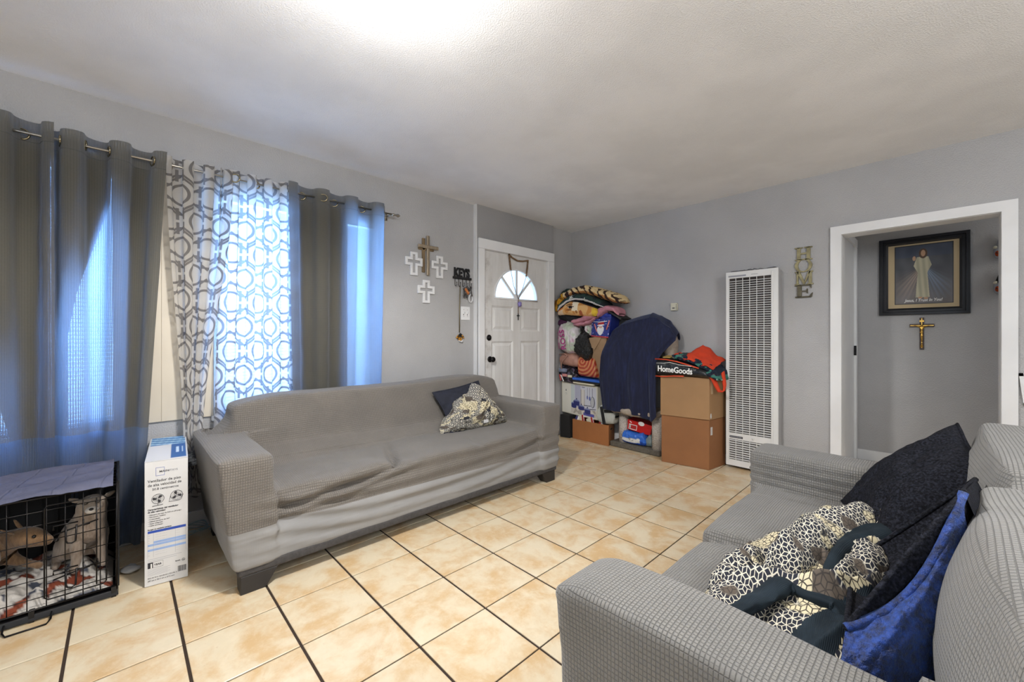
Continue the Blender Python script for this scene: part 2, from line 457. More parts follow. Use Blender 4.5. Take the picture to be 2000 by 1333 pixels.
struct(MB().box(XA-.15, HXR, YF-.1, HY+.15, H, H+.1).build('ceiling', CEIL))
T = .15
W1 = (-1.05, .05); W2 = (.42, 1.50); WZ = (.665, 2.075); DY = (2.472, 3.61)
wl = MB()
wl.box(XA-T, XA, YF, W1[0], 0, H); wl.box(XA-T, XA, W1[0], W1[1], 0, WZ[0]); wl.box(XA-T, XA, W1[0], W1[1], WZ[1], H)
wl.box(XA-T, XA, W1[1], W2[0], 0, H)
wl.box(XA-T, XA, W2[0], W2[1], 0, WZ[0]); wl.box(XA-T, XA, W2[0], W2[1], WZ[1], H)
wl.box(XA-T, XA, W2[1], DY[0], 0, H); wl.box(XA-T, XA, DY[1], YB+T, 0, H)
struct(wl.build('wall_left', WALL))
# furred-out wall around the front door
DO = (2.565, 3.505, 2.018)
wd = MB()
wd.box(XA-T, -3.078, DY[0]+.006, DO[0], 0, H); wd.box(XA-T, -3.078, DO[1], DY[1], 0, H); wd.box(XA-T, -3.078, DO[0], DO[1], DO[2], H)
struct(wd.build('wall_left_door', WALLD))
struct(MB().box(XA-.01, -3.074, DY[0], DY[0]+.006, 0, H).build('trim_1', WHITE))
OP = (-.517, .275, 1.94); _j = .018
wb = MB()
wb.box(XA-T, OP[0]-_j, YB, YB+.12, 0, H); wb.box(OP[1]+_j, XR+T, YB, YB+.12, 0, H); wb.box(OP[0]-_j, OP[1]+_j, YB, YB+.12, OP[2]+_j, H)
struct(wb.build('wall_back', WALL))
struct(MB().box(XR, XR+T, YF, YB, 0, H).build('wall_right', WALL))
# wall behind the camera with a window opening
wf = MB(); wf.box(XA-T, -.4, YF-T, YF, 0, H); wf.box(1.6, XR+T, YF-T, YF, 0, H); wf.box(-.4, 1.6, YF-T, YF, 0, .85); wf.box(-.4, 1.6, YF-T, YF, 2.1, H)
struct(wf.build('wall_front', WALL))
struct(MB().box(HXL-.1, HXR, HY, HY+.1, 0, H).build('wall_hall_back', WALL))
struct(MB().box(HXL-.1, HXL, YB+.12, HY, 0, H).build('wall_hall_left', WALL))
struct(MB().box(HXR, HXR+.1, YB+.12, HY, 0, H).build('wall_hall_right', WALL))
struct(MB().box(HXL, HXR, HY-.014, HY, 0, .095).build('baseboard_hall', WHITE, bevel=.003))
struct(MB().box(XA, XA+.014, YF, 2.47, 0, .10).build('baseboard_left', WHITE, bevel=.003))
struct(MB().box(XA, -.62, YB-.013, YB, 0, .085).build('baseboard_back', WHITE, bevel=.003))
# opening casing (hall)
def casing(name, x0, x1, zt, w_, yf, yb_, wall_t):
    m = MB()
    for (a, b, c, d) in ((x0-w_, x0, 0, zt), (x1, x1+w_, 0, zt), (x0-w_, x1+w_, zt, zt+w_)):
        m.box(a, b, yf, yb_, c, d)
    o = struct(m.build(name, WHITE))
    j = MB(); j.box(x0-.016, x0+.002, yb_, yb_+wall_t, 0, zt+.016); j.box(x1-.002, x1+.016, yb_, yb_+wall_t, 0, zt+.016); j.box(x0+.002, x1-.002, yb_, yb_+wall_t, zt-.002, zt+.016)
    j.build('jamb', WHITE, o); return o
casing('trim_2', OP[0]+.002, OP[1]-.002, OP[2], .066, YB-.022, YB, .14)
# door casing on the hall's left wall, seen edge-on
m = MB(); m.box(HXL, HXL+.03, 4.19, 4.27, 0, 2.0); m.box(HXL, HXL+.03, 4.97, 5.05, 0, 2.0); m.box(HXL, HXL+.03, 4.19, 5.05, 2.0, 2.075)
t3 = struct(m.build('trim_3', WHITE, bevel=.004))
m = MB(); m.box(HXL, HXL+.012, 4.27, 4.97, .005, 2.0); m.build('door_panel', WHITE, t3)
for z in (.35, 1.03, 1.75): MB().box(HXL+.012, HXL+.03, 4.955, 4.972, z-.045, z+.045).build('hinge', DKMETAL if z == 1.03 else WHITE, t3)

# ------------------------------------------------------------------ windows with blinds
def window(name, y0, y1):
    fr = MB(); z0, z1 = WZ; xf = XA-T+.03; f = .045
    for a, b, c, d in ((y0, y0+f, z0, z1), (y1-f, y1, z0, z1), (y0+f, y1-f, z0, z0+f), (y0+f, y1-f, z1-f, z1)):
        fr.box(xf, xf+.05, a, b, c, d)
    ym = (y0+y1)/2; fr.box(xf, xf+.045, ym-.02, ym+.02, z0+f, z1-f)
    o = struct(fr.build(name, WHITE, bevel=.003))
    MB().box(xf+.02, xf+.024, y0+f, ym-.02, z0+f, z1-f).build('pane', GLASS, o)
    MB().box(xf+.02, xf+.024, ym+.02, y1-f, z0+f, z1-f).build('pane', GLASS, o)
    MB().box(XA-T+.08, XA+.02, y0-.015, y1+.015, z0-.03, z0).build('sill', WHITE, o, bevel=.004)
    bl = struct(MB().box(XA-.062, XA-.018, y0+.008, y1-.008, z1-.05, z1-.003).build('trim_blind_headrail', WHITE))
    me = None; n = 62; sp = (z1-z0-.06)/n
    for k in range(n):
        z = z0+.012+sp*k
        if me is None:
            a = math.radians(38); dx = .0125*math.cos(a); dz = .0125*math.sin(a); L = (y1-y0)/2-.012
            me = bpy.data.meshes.new('slat')
            me.from_pydata([(-dx, -L, -dz), (0, -L, .0022), (dx, -L, dz), (dx, L, dz), (0, L, .0022), (-dx, L, -dz)], [], [(0, 1, 4, 5), (1, 2, 3, 4)])
            me.materials.append(BLIND.m)
        s = bpy.data.objects.new('slat', me); C.objects.link(s); s.location = (XA-.04, (y0+y1)/2, z); s.parent = bl
    return o
window('window_1', *W1); window('window_2', *W2)
# cream boards between the windows
cb = struct(MB().box(XA, XA+.012, W1[1]+.005, W2[0]-.005, WZ[0], WZ[1]+.02).build('trim_4', CREAM))
MB().box(XA+.012, XA+.016, W1[1]+.005, .168, WZ[0], WZ[1]).build('board', CREAM, cb, bevel=.001)
MB().box(XA+.012, XA+.016, .171, W2[0]-.005, WZ[0], WZ[1]).build('board', CREAM, cb, bevel=.001)

# ------------------------------------------------------------------ front door
DOORP = M('off_white_door_paint', srgb(214, 212, 208), .42)
_y, _z = DOORP.xyz('Object')[1:]
_dirt = DOORP.noise(9, 5, .7).ss(.42, .8)*((_y*-1.+.17).ss(.0, .17))
DOORP.base(DOORP.mix(_dirt*.75, DOORP.mix(DOORP.noise(5, 4, .6, stretch=(1, 3, .6)).ss(.3, .8), srgb(222, 221, 219), srgb(210, 208, 204)), srgb(120, 105, 88)))
DOORP.bump(DOORP.noise(70, 3, .5, stretch=(1, 1, .15)), .0005, .6)
door = bpy.data.objects.new('door_1', None); C.objects.link(door); door.location = (-3.1, DO[0], 0); struct(door)
fc = (3.025, 1.553); fr_ = .318
def door_slab():
    xf = -3.088; xb = -3.13
    holes = [(2.675, 2.975, 1.215, 1.475), (3.085, 3.385, 1.215, 1.475), (2.675, 2.975, .25, 1.115), (3.085, 3.385, .25, 1.115)]
    bm = bmesh.new(); y0, y1, z0, z1 = DO[0]+.006, DO[1]-.006, .008, DO[2]-.006
    outer = [(y0, z0), (y1, z0), (y1, z1), (y0, z1)]
    edges = []
    def loop(pts):
        vs = [bm.verts.new((xf, a, b)) for a, b in pts]
        for i in range(len(vs)): edges.append(bm.edges.new((vs[i], vs[(i+1) % len(vs)])))
    loop(outer)
    for a, b, c, d in holes: loop([(a, c), (b, c), (b, d), (a, d)])
    arc = [(fc[0]+fr_*math.cos(t), fc[1]+fr_*math.sin(t)) for t in np.linspace(0, PI, 25)]
    loop(arc)
    bmesh.ops.triangle_fill(bm, edges=edges, use_beauty=True)
    # drop faces that filled the holes
    def inside(p):
        if any(a < p.y < b and c < p.z < d for a, b, c, d in holes): return True
        return (p.y-fc[0])**2+(p.z-fc[1])**2 < (fr_*.985)**2 and p.z > fc[1]
    bad = [f for f in bm.faces if inside(f.calc_center_median())]
    bmesh.ops.delete(bm, geom=bad, context='FACES')
    r = bmesh.ops.extrude_face_region(bm, geom=bm.faces[:])
    for v in r['geom']:
        if isinstance(v, bmesh.types.BMVert): v.co.x = xb
    bmesh.ops.recalc_face_normals(bm, faces=bm.faces[:])
    V = [tuple(v.co) for v in bm.verts]; bm.verts.index_update(); F = [tuple(v.index for v in f.verts) for f in bm.faces]; bm.free()
    mesh_obj('door_slab', V, F, DOORP, door)
    for a, b, c, d in holes:
        # moulded recess and raised field
        m = MB(); q = .028; e = .05
        R0 = [(xf, a, c), (xf, b, c), (xf, b, d), (xf, a, d)]
        R1 = [(xf-.013, a+.02, c+.02), (xf-.013, b-.02, c+.02), (xf-.013, b-.02, d-.02), (xf-.013, a+.02, d-.02)]
        R2 = [(xf-.003, a+e, c+e), (xf-.003, b-e, c+e), (xf-.003, b-e, d-e), (xf-.003, a+e, d-e)]
        V = R0+R1+R2; F = []
        for k in range(2):
            for i in range(4): F.append((k*4+i, k*4+(i+1) % 4, k*4+4+(i+1) % 4, k*4+4+i))
        F.append((8, 9, 10, 11)); m.add(V, F); m.build('door_field', DOORP, door, fix=False)
    m = MB(); m.tube([(xf+.004, fc[0]+(fr_-.004)*math.cos(t), fc[1]+(fr_-.004)*math.sin(t)) for t in np.linspace(0, PI, 33)], .010, 8)
    m.tube([(xf+.004, fc[0]-fr_, fc[1]), (xf+.004, fc[0]+fr_, fc[1])], .010, 8); m.build('fanlight_rim', WHITE, door, True)
    m = MB()
    for an in (46, 90, 134):
        t = math.radians(an); dx, dz = math.cos(t), math.sin(t); w_ = .013
        A = [(fc[0]+dz*w_+.02*dx, fc[1]-dx*w_+.02*dz), (fc[0]+dz*w_+fr_*dx, fc[1]-dx*w_+fr_*dz), (fc[0]-dz*w_+fr_*dx, fc[1]+dx*w_+fr_*dz), (fc[0]-dz*w_+.02*dx, fc[1]+dx*w_+.02*dz)]
        m.prism(A, 'x', xf-.015, xf+.003)
    m.ell((xf-.006, fc[0], fc[1]+.012), (.012, .05, .05)); m.build('muntin', WHITE, door, bevel=0)
    for k in range(4):
        ts = np.linspace(PI*k/4, PI*(k+1)/4, 9)
        m = MB(); m.prism([(fc[0], fc[1])]+[(fc[0]+fr_*math.cos(t), fc[1]+fr_*math.sin(t)) for t in ts], 'x', xf-.022, xf-.018); m.build('pane', GLASS, door)
door_slab()
def knob(z, y, big):
    m = MB(); xf = -3.088
    m.tube([(xf, y, z), (xf+.006, y, z), (xf+.010, y, z)], [.030, .030, .022], 20)
    if big: m.tube([(xf+.01, y, z), (xf+.03, y, z), (xf+.036, y, z), (xf+.05, y, z), (xf+.062, y, z), (xf+.064, y, z)], [.011, .011, .022, .028, .022, .012], 20)
    else: m.tube([(xf+.01, y, z), (xf+.018, y, z)], [.017, .015], 16); m.box(xf+.016, xf+.028, y-.004, y+.004, z-.014, z+.014)
    m.build('door_knob' if big else 'deadbolt', DKMETAL, door, True)
knob(.935, 2.652, True); knob(1.15, 2.64, False)
for z in (1.76, 1.06, .3):
    m = MB(); m.box(-3.09, -3.079, DO[1]-.012, DO[1]+.004, z-.05, z+.05); m.tube([(-3.076, DO[1]-.002, z-.05), (-3.076, DO[1]-.002, z+.05)], .006, 8); m.build('hinge', WHITE, door)
m = MB(); a, b, zt = DO[0], DO[1], DO[2]
m.box(-3.078, -3.056, a-.075, a, 0, zt); m.box(-3.078, -3.056, b, b+.10, 0, zt); m.box(-3.078, -3.056, a-.075, b+.10, zt, zt+.098)
m.box(-3.13, -3.078, a-.004, a+.004, 0, zt); m.box(-3.13, -3.078, b-.004, b+.004, 0, zt); m.box(-3.13, -3.078, a, b, zt-.004, zt+.004)
struct(m.build('trim_5', WHITE, bevel=.004))
# ceiling lamp just above the frame
cl = thing('ceiling_lamp', (-1.22, .6, H), 'small white ceiling lamp with a bare bulb near the window side', 'lamp')
m = MB(); m.tube([(-1.22, .6, H), (-1.22, .6, H-.03), (-1.22, .6, H-.035)], [.07, .07, .05], 20); m.build('canopy', WHITE, cl, True)
m = MB(); m.tube([(-1.22, .6, H-.03), (-1.22, .6, H-.15)], .012, 10); m.tube([(-1.22, .6, H-.15), (-1.22, .6, H-.17)], .02, 10); m.build('socket', WHITE, cl, True)

# ------------------------------------------------------------------ slip-covered sofas
def remeshed(prims, voxel, smooth):
    m = MB()
    for V in prims: m.hexa(V)
    o = m.build('tmp', None)
    r = o.modifiers.new('r', 'REMESH'); r.mode = 'VOXEL'; r.voxel_size = voxel; r.adaptivity = 0
    s = o.modifiers.new('s', 'SMOOTH'); s.factor = .5; s.iterations = smooth
    dg = bpy.context.evaluated_depsgraph_get(); me = bpy.data.meshes.new_from_object(o.evaluated_get(dg))
    bpy.data.objects.remove(o)
    co = np.empty(len(me.vertices)*3); me.vertices.foreach_get('co', co); co = co.reshape(-1, 3)
    no = np.empty(len(me.vertices)*3); me.vertices.foreach_get('normal', no); no = no.reshape(-1, 3)
    F = [tuple(p.vertices) for p in me.polygons]
    return co, no, F
def hx(x0, x1, y0, y1, z0, z1, dxt=(0, 0), dyt=(0, 0), dzb=(0, 0)):
    """box whose top face can be shifted: dxt at (x0,x1), dyt at (y0,y1), dzb lifts the top at (x0,x1)"""
    a, b = dxt; c, d = dyt; e, f = dzb
    return [(x0, y0, z0), (x1, y0, z0), (x1, y1, z0), (x0, y1, z0), (x0+a, y0+c, z1+e), (x1+b, y0+c, z1+f), (x1+b, y1+d, z1+f), (x0+a, y1+d, z1+e)]
def G(v, c, w_): return np.exp(-((v-c)/w_)**2)
def vnoise(co, s, seed=0):
    return np.array([noise.noise(Vector((p[0]*s+seed, p[1]*s-seed, p[2]*s+seed*.7))) for p in co])
def split_cover(co, F, zcut, name, mat, mat2, parent):
    tm = bpy.data.meshes.new('t'); tm.from_pydata([tuple(v) for v in co], [], F); bm = bmesh.new(); bm.from_mesh(tm)
    bmesh.ops.bisect_plane(bm, geom=bm.verts[:]+bm.edges[:]+bm.faces[:], plane_co=(0, 1.45, zcut), plane_no=(0, .012, 1))
    bm.verts.index_update(); co = np.array([tuple(v.co) for v in bm.verts]); F = [tuple(v.index for v in f.verts) for f in bm.faces]; bm.free()
    fz = np.array([np.mean([co[i][2]+.012*(co[i][1]-1.45) for i in f]) for f in F])
    for nm, mt, sel in ((name, mat, fz >= zcut), ('slipcover_hem', mat2, fz < zcut)):
        if not sel.any(): continue
        FF = [f for f, s in zip(F, sel) if s]; used = sorted({i for f in FF for i in f}); mp = {u: k for k, u in enumerate(used)}
        mesh_obj(nm, co[used], [tuple(mp[i] for i in f) for f in FF], mt, parent, True)

# long sofa against the window wall
sofa = thing('sofa', (-2.55, 1.455, 0), 'long three-seat sofa under a stretched taupe slipcover, below the windows', 'sofa')
P = [hx(-3.0, -2.13, .355, .52, .10, .615, (0, 0), (-.06, 0)),
     hx(-3.0, -2.13, 2.385, 2.575, .10, .615, (0, 0), (0, .03)),
     hx(-3.01, -2.62, .40, 2.56, .10, .80, (.02, -.16), (.06, -.10)),
     hx(-2.9, -2.14, .5, 2.4, .10, .435, (0, -.015), (0, 0), (0, -.01))]
# slope joining back to arms
P.append([(-3.0, .345, .5), (-2.75, .345, .5), (-2.72, .62, .5), (-3.0, .62, .5), (-3.0, .345, .625), (-2.77, .345, .61), (-2.80, .54, .775), (-2.97, .54, .80)])
P.append([(-2.80, .50, .36), (-2.55, .50, .36), (-2.57, 2.40, .36), (-2.80, 2.40, .36), (-2.80, .50, .60), (-2.57, .50, .43), (-2.62, 2.40, .42), (-2.80, 2.40, .55)])
co, no, F = remeshed(P, .0135, 26)
x, y, z = co.T
front = 1/(1+np.exp(-(x+2.30)/.03)); body = (y > .535)*(y < 2.37)
seat = body*(z > .36)*(x > -2.70)*(no[:, 2] > .3)
d = np.zeros(len(x))
# cushion crowns and the crease between them
for c in (.85, 1.47, 2.06): d += seat*.016*G(y, c, .24)*G(x, -2.42, .24)
cre = 1.16+.12*np.clip((-2.2-x)/.35, -.3, 1.2)
dep = G(y, cre, .026)*sum([.050*G(x, -2.25, .10), .030*G(x, -2.40, .12)])
dep = dep+G(y, 1.78+.05*np.clip((-2.2-x)/.35, 0, 1), .03)*.012*G(x, -2.2, .1)
d -= dep*seat
inn = np.clip((y-.54)/.1, 0, 1)*np.clip((2.37-y)/.1, 0, 1)
# stretched folds across the front, fanning out of the arm corners
ff = front*np.clip((z-.12)/.05, 0, 1)*np.clip((.46-z)/.06, 0, 1)
n1 = vnoise(co, 1.6, 3); n2 = vnoise(co, 6, 9); n3 = vnoise(co*np.array([1, .22, 1]), 13, 5)
ph = (z+.10*np.sin((y-.55)*1.6)*np.exp(-(y-.5)*.5)+.03*n1)*85
d += ff*(.0075*np.sin(ph)*(.5+.5*np.clip(n1*2+.5, 0, 1))+.007*n3)*np.clip((y-.36)/.2, .12, 1)
# diagonal tension folds left of the crease and right end
dg_ = (z-.36)-(y-.55)*.13
d += front*.024*(G(dg_, .004, .018)-.9*G(dg_, -.030, .012)+.5*G(dg_, -.06, .016)-.4*G(dg_, -.085, .012))*np.clip((1.35-y)/.3, 0, 1)*np.clip((y-.52)/.06, 0, 1)
dg2 = (z-.36)+(y-2.35)*.16*-1
d += front*.014*(G(dg2, .01, .014)-.7*G(dg2, -.02, .012))*np.clip((y-1.75)/.3, 0, 1)*np.clip((2.42-y)/.05, 0, 1)
# flare from arm to seat front
co2 = co.copy()
lift = body*front*G(z, .33, .11)*(np.exp(-(y-.53)/.16)+.8*np.exp(-(2.38-y)/.2))
co2[:, 0] -= .045*lift
# sagging back with soft dents
bk = (x < -2.62)*(z > .42)*(no[:, 0] > .25)
d += bk*(.012*n1+.004*n2)
d += .003*n2
co2 += no*d[:, None]
# back top drops softly towards both ends
drop = np.clip((.72-y)/.30, 0, 1)**1.5*.05+np.clip((y-2.30)/.22, 0, 1)**1.5*.05
co2[:, 2] -= drop*(z > .62)
co2[:, 2] += .022*G(y, 2.1, .35)*(z > .7)
hemline = .27
split_cover(co2, F, hemline, 'slipcover', SOFA, SKIRT, sofa)
m = MB(); m.box(-2.985, -2.142, .375, 2.555, .078, .125); m.build('base', DARKBASE, sofa, bevel=.012)
for (lx, ly, sx_, sy_) in ((-2.145, .385, -1, 1), (-2.145, 2.535, -1, -1), (-2.975, .385, 1, 1), (-2.975, 2.535, 1, -1)):
    m = MB(); a, b = lx, ly
    V = [(a, b, 0), (a+sx_*.07, b, 0), (a+sx_*.07, b+sy_*.10, 0), (a, b+sy_*.10, 0), (a, b, .08), (a+sx_*.09, b, .08), (a+sx_*.09, b+sy_*.15, .08), (a, b+sy_*.15, .08)]
    m.hexa(V); m.build('leg', BLACKWOOD, sofa, bevel=.003)

# loveseat in the right foreground
love = thing('loveseat', (-.13, 1.56, 0), 'grey waffle-covered loveseat in the right foreground, seen over its arm', 'sofa')
P = [hx(-.60, .34, .72, .90, .10, .60, (-.01, 0), (-.01, .0)),
     hx(-.64, .34, 2.22, 2.43, .10, .605, (0, 0), (-.01, 0)),
     hx(.02, .36, .72, 1.555, .30, .80, (.05, 0), (0, 0)),
     hx(.02, .36, 1.57, 2.42, .30, .83, (.09, 0), (0, -.04)),
     hx(.09, .36, .72, 2.42, .10, .75),
     hx(-.60, .2, .9, 1.56, .10, .415), hx(-.62, .2, 1.57, 2.22, .10, .435), hx(-.58, .2, .9, 2.22, .10, .38)]
co, no, F = remeshed(P, .0115, 26)
x, y, z = co.T
n1 = vnoise(co, 2.4, 13); n2 = vnoise(co, 7, 2)
d = .006*n1+.003*n2
bulge = (x > -.02)*(z > .35)*(no[:, 0] < .2)
d += bulge*(.055*G(y, 1.12, .30)*G(z, .62, .20)+.040*G(y, 1.98, .25)*G(z, .66, .16))
d -= bulge*.022*G(y, 1.565, .05)*(z > .4)
seat = (x < .05)*(z > .36)*(y > .93)*(y < 2.2)
d += seat*(.022*G(y, 1.22, .2)*G(x, -.32, .25)+.026*G(y, 1.9, .2)*G(x, -.3, .25))
cr = 1.585+.06*np.clip((x+.45)/.3, -1, 1)
d -= seat*.028*G(y, cr, .02)*(x < -.2)
# fan of small folds at the cushion front
d += seat*(x > -.56)*(x < -.30)*.003*np.sin((x*.6+y)*60+n1*5)*G(y, 1.5, .15)
# inner face of the far arm wrinkles
fa = (y > 2.1)*(y < 2.3)*(z < .56)*(z > .42)
d += fa*.004*np.sin(z*160+n1*6)
co2 = co+no*d[:, None]
# near arm leans outwards and its front corner is rounded off
na = (y < .95)*(x < .1)
co2[:, 2] += na*(z > .5)*(.012*G(x, -.35, .25)-.020*G(x, -.62, .05))
split_cover(co2, F, .16, 'slipcover', LOVE, SKIRT, love)
m = MB(); m.box(-.585, .345, .74, 2.41, .075, .12); m.build('base', DARKBASE, love, bevel=.012)
for lx, ly in ((-.58, .75), (-.58, 2.32), (.26, .75), (.26, 2.32)):
    MB().box(lx, lx+.08, ly, ly+.08, 0, .077).build('leg', BLACKWOOD, love, bevel=.003)

# ------------------------------------------------------------------ cushions and crumpled covers
def hexcube(m, uv_u, uv_v, s):
    """line mask of the tumbling-block lattice: hexagon edges plus three spokes per hexagon"""
    R3 = 1.7320508
    px = uv_u/s; py = uv_v/s
    def cell(ox, oy):
        return (((px+ox).fract())-.5), ((((py+oy)/R3).fract())-.5)*R3
    ax, ay = cell(0, 0); bx, by = cell(.5, R3/2)
    sel = (bx*bx+by*by).m('GREATER_THAN', ax*ax+ay*ay)
    gx_ = ax*sel+bx*(1.-sel); gy_ = ay*sel+by*(1.-sel)
    e = gx_.abs().mx(gx_.abs()*.5+gy_.abs()*.8660254)      # .5 on the hexagon edge
    line = e.ss(.435, .465)
    for an in (90, 210, 330):
        c, s_ = math.cos(math.radians(an)), math.sin(math.radians(an))
        dpar = gx_*c+gy_*s_; dper = (gx_*s_-gy_*c).abs()
        line = line.mx((1.-dper.ss(.035, .06))*dpar.gt(-.02))
    return line
def patch_mat(name, s):
    m = M(name, srgb(200, 195, 180), .85); u, v, _ = m.xyz('UV')
    L = hexcube(m, u, v, s)
    a = m.noise(6.0, 2, .5, 'UV'); b = m.noise(7., 2, .5, 'UV', (1, 1, 1), 1.0)
    z1 = b.ss(.52, .54); z2 = a.ss(.55, .58); z3 = a.ss(.40, .43)
    # zones: cream lines on navy, navy lines on cream, brown lines on brown, plain navy
    c_a = m.mix(L, srgb(30, 33, 46), srgb(214, 208, 190)); c_b = m.mix(L, srgb(216, 205, 172), srgb(66, 58, 50))
    c_c = m.mix(L, srgb(92, 82, 72), srgb(60, 54, 50)); c_d = srgb(28, 30, 40)
    f = m.mix(z1, c_a, c_b); f = m.mix(z2*(1.-z1), f, c_c); f = m.mix((1.-z3)*z1, f, c_d)
    m.base(f); m.bump(m.noise(60, 3, .6, 'UV'), .0015, .5); return m
PATCH = patch_mat('cube_lattice_print_fabric', .029); PATCHB = patch_mat('cube_lattice_print_fleece', .026)
NAVY = M('navy_cotton', srgb(30, 33, 46), .85).var(.15, 20); NAVY.bump(NAVY.noise(30, 3), .004)
LINING = M('dark_teal_ribbed_lining', srgb(34, 44, 52), .85); LINING.b.inputs['Specular IOR Level'].default_value = .2
_u = LINING.xyz('UV')[0]; LINING.var(.35, 8, kind='UV'); LINING.bump(((_u/.004).fract()-.5).abs(), .001, .8)
FUZZ = M('navy_woven_fuzzy_fabric', srgb(34, 40, 58), .8); FUZZ.b.inputs['Specular IOR Level'].default_value = .15
FUZZ.base(FUZZ.mix(FUZZ.noise(150, 3).ss(.35, .75), srgb(12, 13, 18), srgb(44, 46, 56))); FUZZ.bump(FUZZ.noise(130, 4, .7), .006, 1)
BLUEF = M('navy_plush_blue_lit', srgb(24, 58, 132), .5); BLUEF.b.inputs['Sheen Weight'].default_value = .25; BLUEF.b.inputs['Sheen Tint'].default_value = (.5, .7, 1, 1)  # dark navy cushion; the window's blue light put into this side's colour
BLUEF.base(BLUEF.mix(BLUEF.noise(60, 4, .7).ss(.3, .75), srgb(10, 20, 54), srgb(32, 74, 164))); BLUEF.bump(BLUEF.noise(110, 4, .7), .006, 1)

def pillow(name, mat, parent, c4, thick, seed=0, n=48, crump=.01, flip=1, puff=.5, both=True, mat2=None):
    """c4: corners A,B,C,D; front face bulges to +normal*flip"""
    A, B, Cc, D = [Vector(p) for p in c4]; nn = ((B-A).cross(D-A)+(Cc-B).cross(D-B)).normalized()*flip
    for side in ((1, -1) if both else (1,)):
        V = []; UV = []; F = []
        for i in range(n+1):
            for j in range(n+1):
                u, v = i/n, j/n
                # pinch edges inwards between corners
                pu = u+.035*math.sin(PI*v)*0; 
                e = (4*u*(1-u))*(4*v*(1-v)); h = e**puff
                k = .05*(1-4*v*(1-v)*0)
                uu = .5+(u-.5)*(1-.07*math.sin(PI*v)); vv = .5+(v-.5)*(1-.07*math.sin(PI*u))
                p = A.lerp(B, uu).lerp(D.lerp(Cc, uu), vv)
                q = rd(u*3, v*3, seed, 1.3, seed+side)-.5
                p = p+nn*side*(h*thick*.5*(1+.25*nz(u*3, v*3, seed))+q*crump*2*min(1, e*6))
                V.append(p); UV.append((u*(B-A).length, v*(D-A).length))
        for i in range(n):
            for j in range(n):
                a = i*(n+1)+j; f = (a, a+n+1, a+n+2, a+1); F.append(f if side*flip > 0 else f[::-1])
        mesh_obj('cover_front' if side > 0 else 'cover_back', V, F, mat if side > 0 or not mat2 else mat2, parent, True, UV)
    rim = []
    for (p, q) in ((A, B), (B, Cc), (Cc, D), (D, A)):
        cc = (A+B+Cc+D)/4
        for t in np.linspace(0, 1, 10)[:-1]:
            w_ = p.lerp(q, t); w2 = w_+(cc-w_)*.07*math.sin(PI*t); rim.append(w2)
    m = MB(); m.tube(rim, .006, 6, True); m.build('seam', mat, parent, True)

# navy square cushion and crumpled printed cushion on the sofa
t = thing('cushion', (-2.72, 2.1, .45), 'plain dark navy square cushion leaning on the sofa back, behind the crumpled one', 'cushion')
pillow('p', NAVY, t, [(-2.60, 1.83, .475), (-2.58, 2.25, .485), (-2.693, 2.185, .784), (-2.717, 1.748, .7225)], .09, 2, 30)
t = thing('printed_cushion', (-2.6, 2.15, .45), 'crumpled cushion printed with cream cube lattice on navy, on the long sofa', 'cushion')
def heap(u, v):
    # u across (y), v up the pile, draped mound
    yy = lerp(1.72, 2.40, u); top = interp(u, [0, .1, .25, .40, .5, .58, .7, .85, .94, 1], [.10, .19, .22, .25, .31, .305, .24, .18, .14, .05])
    bulg = math.sin(PI*min(1, max(0, u)))**.5
    ang = v*PI*.95
    xx = -2.575+.02+.15*bulg*math.sin(ang)**.8*(1-.0*v)-.10*v
    zz = .435+top*(1-math.cos(ang))/2*1.12
    r = rd(yy*6, zz*9, xx*3, 1.0, 5, 3)-.5
    rr = abs(math.sin((zz*22+yy*9*math.sin(u*4)+r*2)))
    fold = (rr-.5)*.028*bulg
    return (xx+fold+r*.035, yy+.02*nz(yy*8, zz*8, 1)+(0.5-u)*.25*v**2, zz+r*.012)
grid(70, 60, heap, 'cover', PATCH, t, uvfn=lambda u, v: (u*.80, v*.62))
# dark underside edge
m = MB(); m.tube([heap(u, .03) for u in np.linspace(.02, .98, 30)], [.022*(.4+math.sin(PI*s)) for s in np.linspace(0.05, .95, 30)], 8)
o = m.build('underside', NAVY, t, True)
m = MB(); _p = Vector(heap(.52, .30)); m.box(_p.x+.004, _p.x+.008, _p.y-.022, _p.y+.022, _p.z-.012, _p.z+.012); m.build('care_tag', PAPERW, t)

# loveseat cushions
t = thing('fuzzy_cushion', (-.05, 2.1, .45), 'black-navy fuzzy cushion leaning in the far corner of the loveseat', 'cushion')
pillow('p', FUZZ, t, [(-.12, 1.68, .46), (.12, 1.88, .735), (.05, 2.24, .83), (-.28, 2.18, .465)], .17, 11, 56, .010, -1, .42)
t = thing('blue_lit_cushion', (0, 1.3, .45), 'dark navy plush cushion, window-lit side coloured blue, beside the crumpled throw', 'cushion')
pillow('p', FUZZ, t, [(-.125, 1.02, .585), (.035, 1.22, .84), (.07, 1.66, .77), (-.19, 1.56, .47)], .15, 21, 56, .010, -1, .42, both=False)
def blueside(u, v):
    # from the raised seam down to the seat, facing the near arm
    a = Vector((-.125, 1.02, .585)).lerp(Vector((.035, 1.22, .84)), u)
    a2 = a+Vector((.012, .0, -.050))*math.sin(PI*u)
    b = Vector((-.10, .95, .42)).lerp(Vector((.09, 1.22, .46)), u)
    p = a2.lerp(b, v); e = math.sin(PI*min(1, v*1.0))*math.sin(PI*(.12+.76*u))
    n_ = Vector((-.35, -.8, .25)).normalized()
    q = rd(u*3, v*3, 2, 1.2, 4)-.5
    return p+n_*(e*.095+q*.018)
grid(50, 50, blueside, 'cover_back', BLUEF, t)
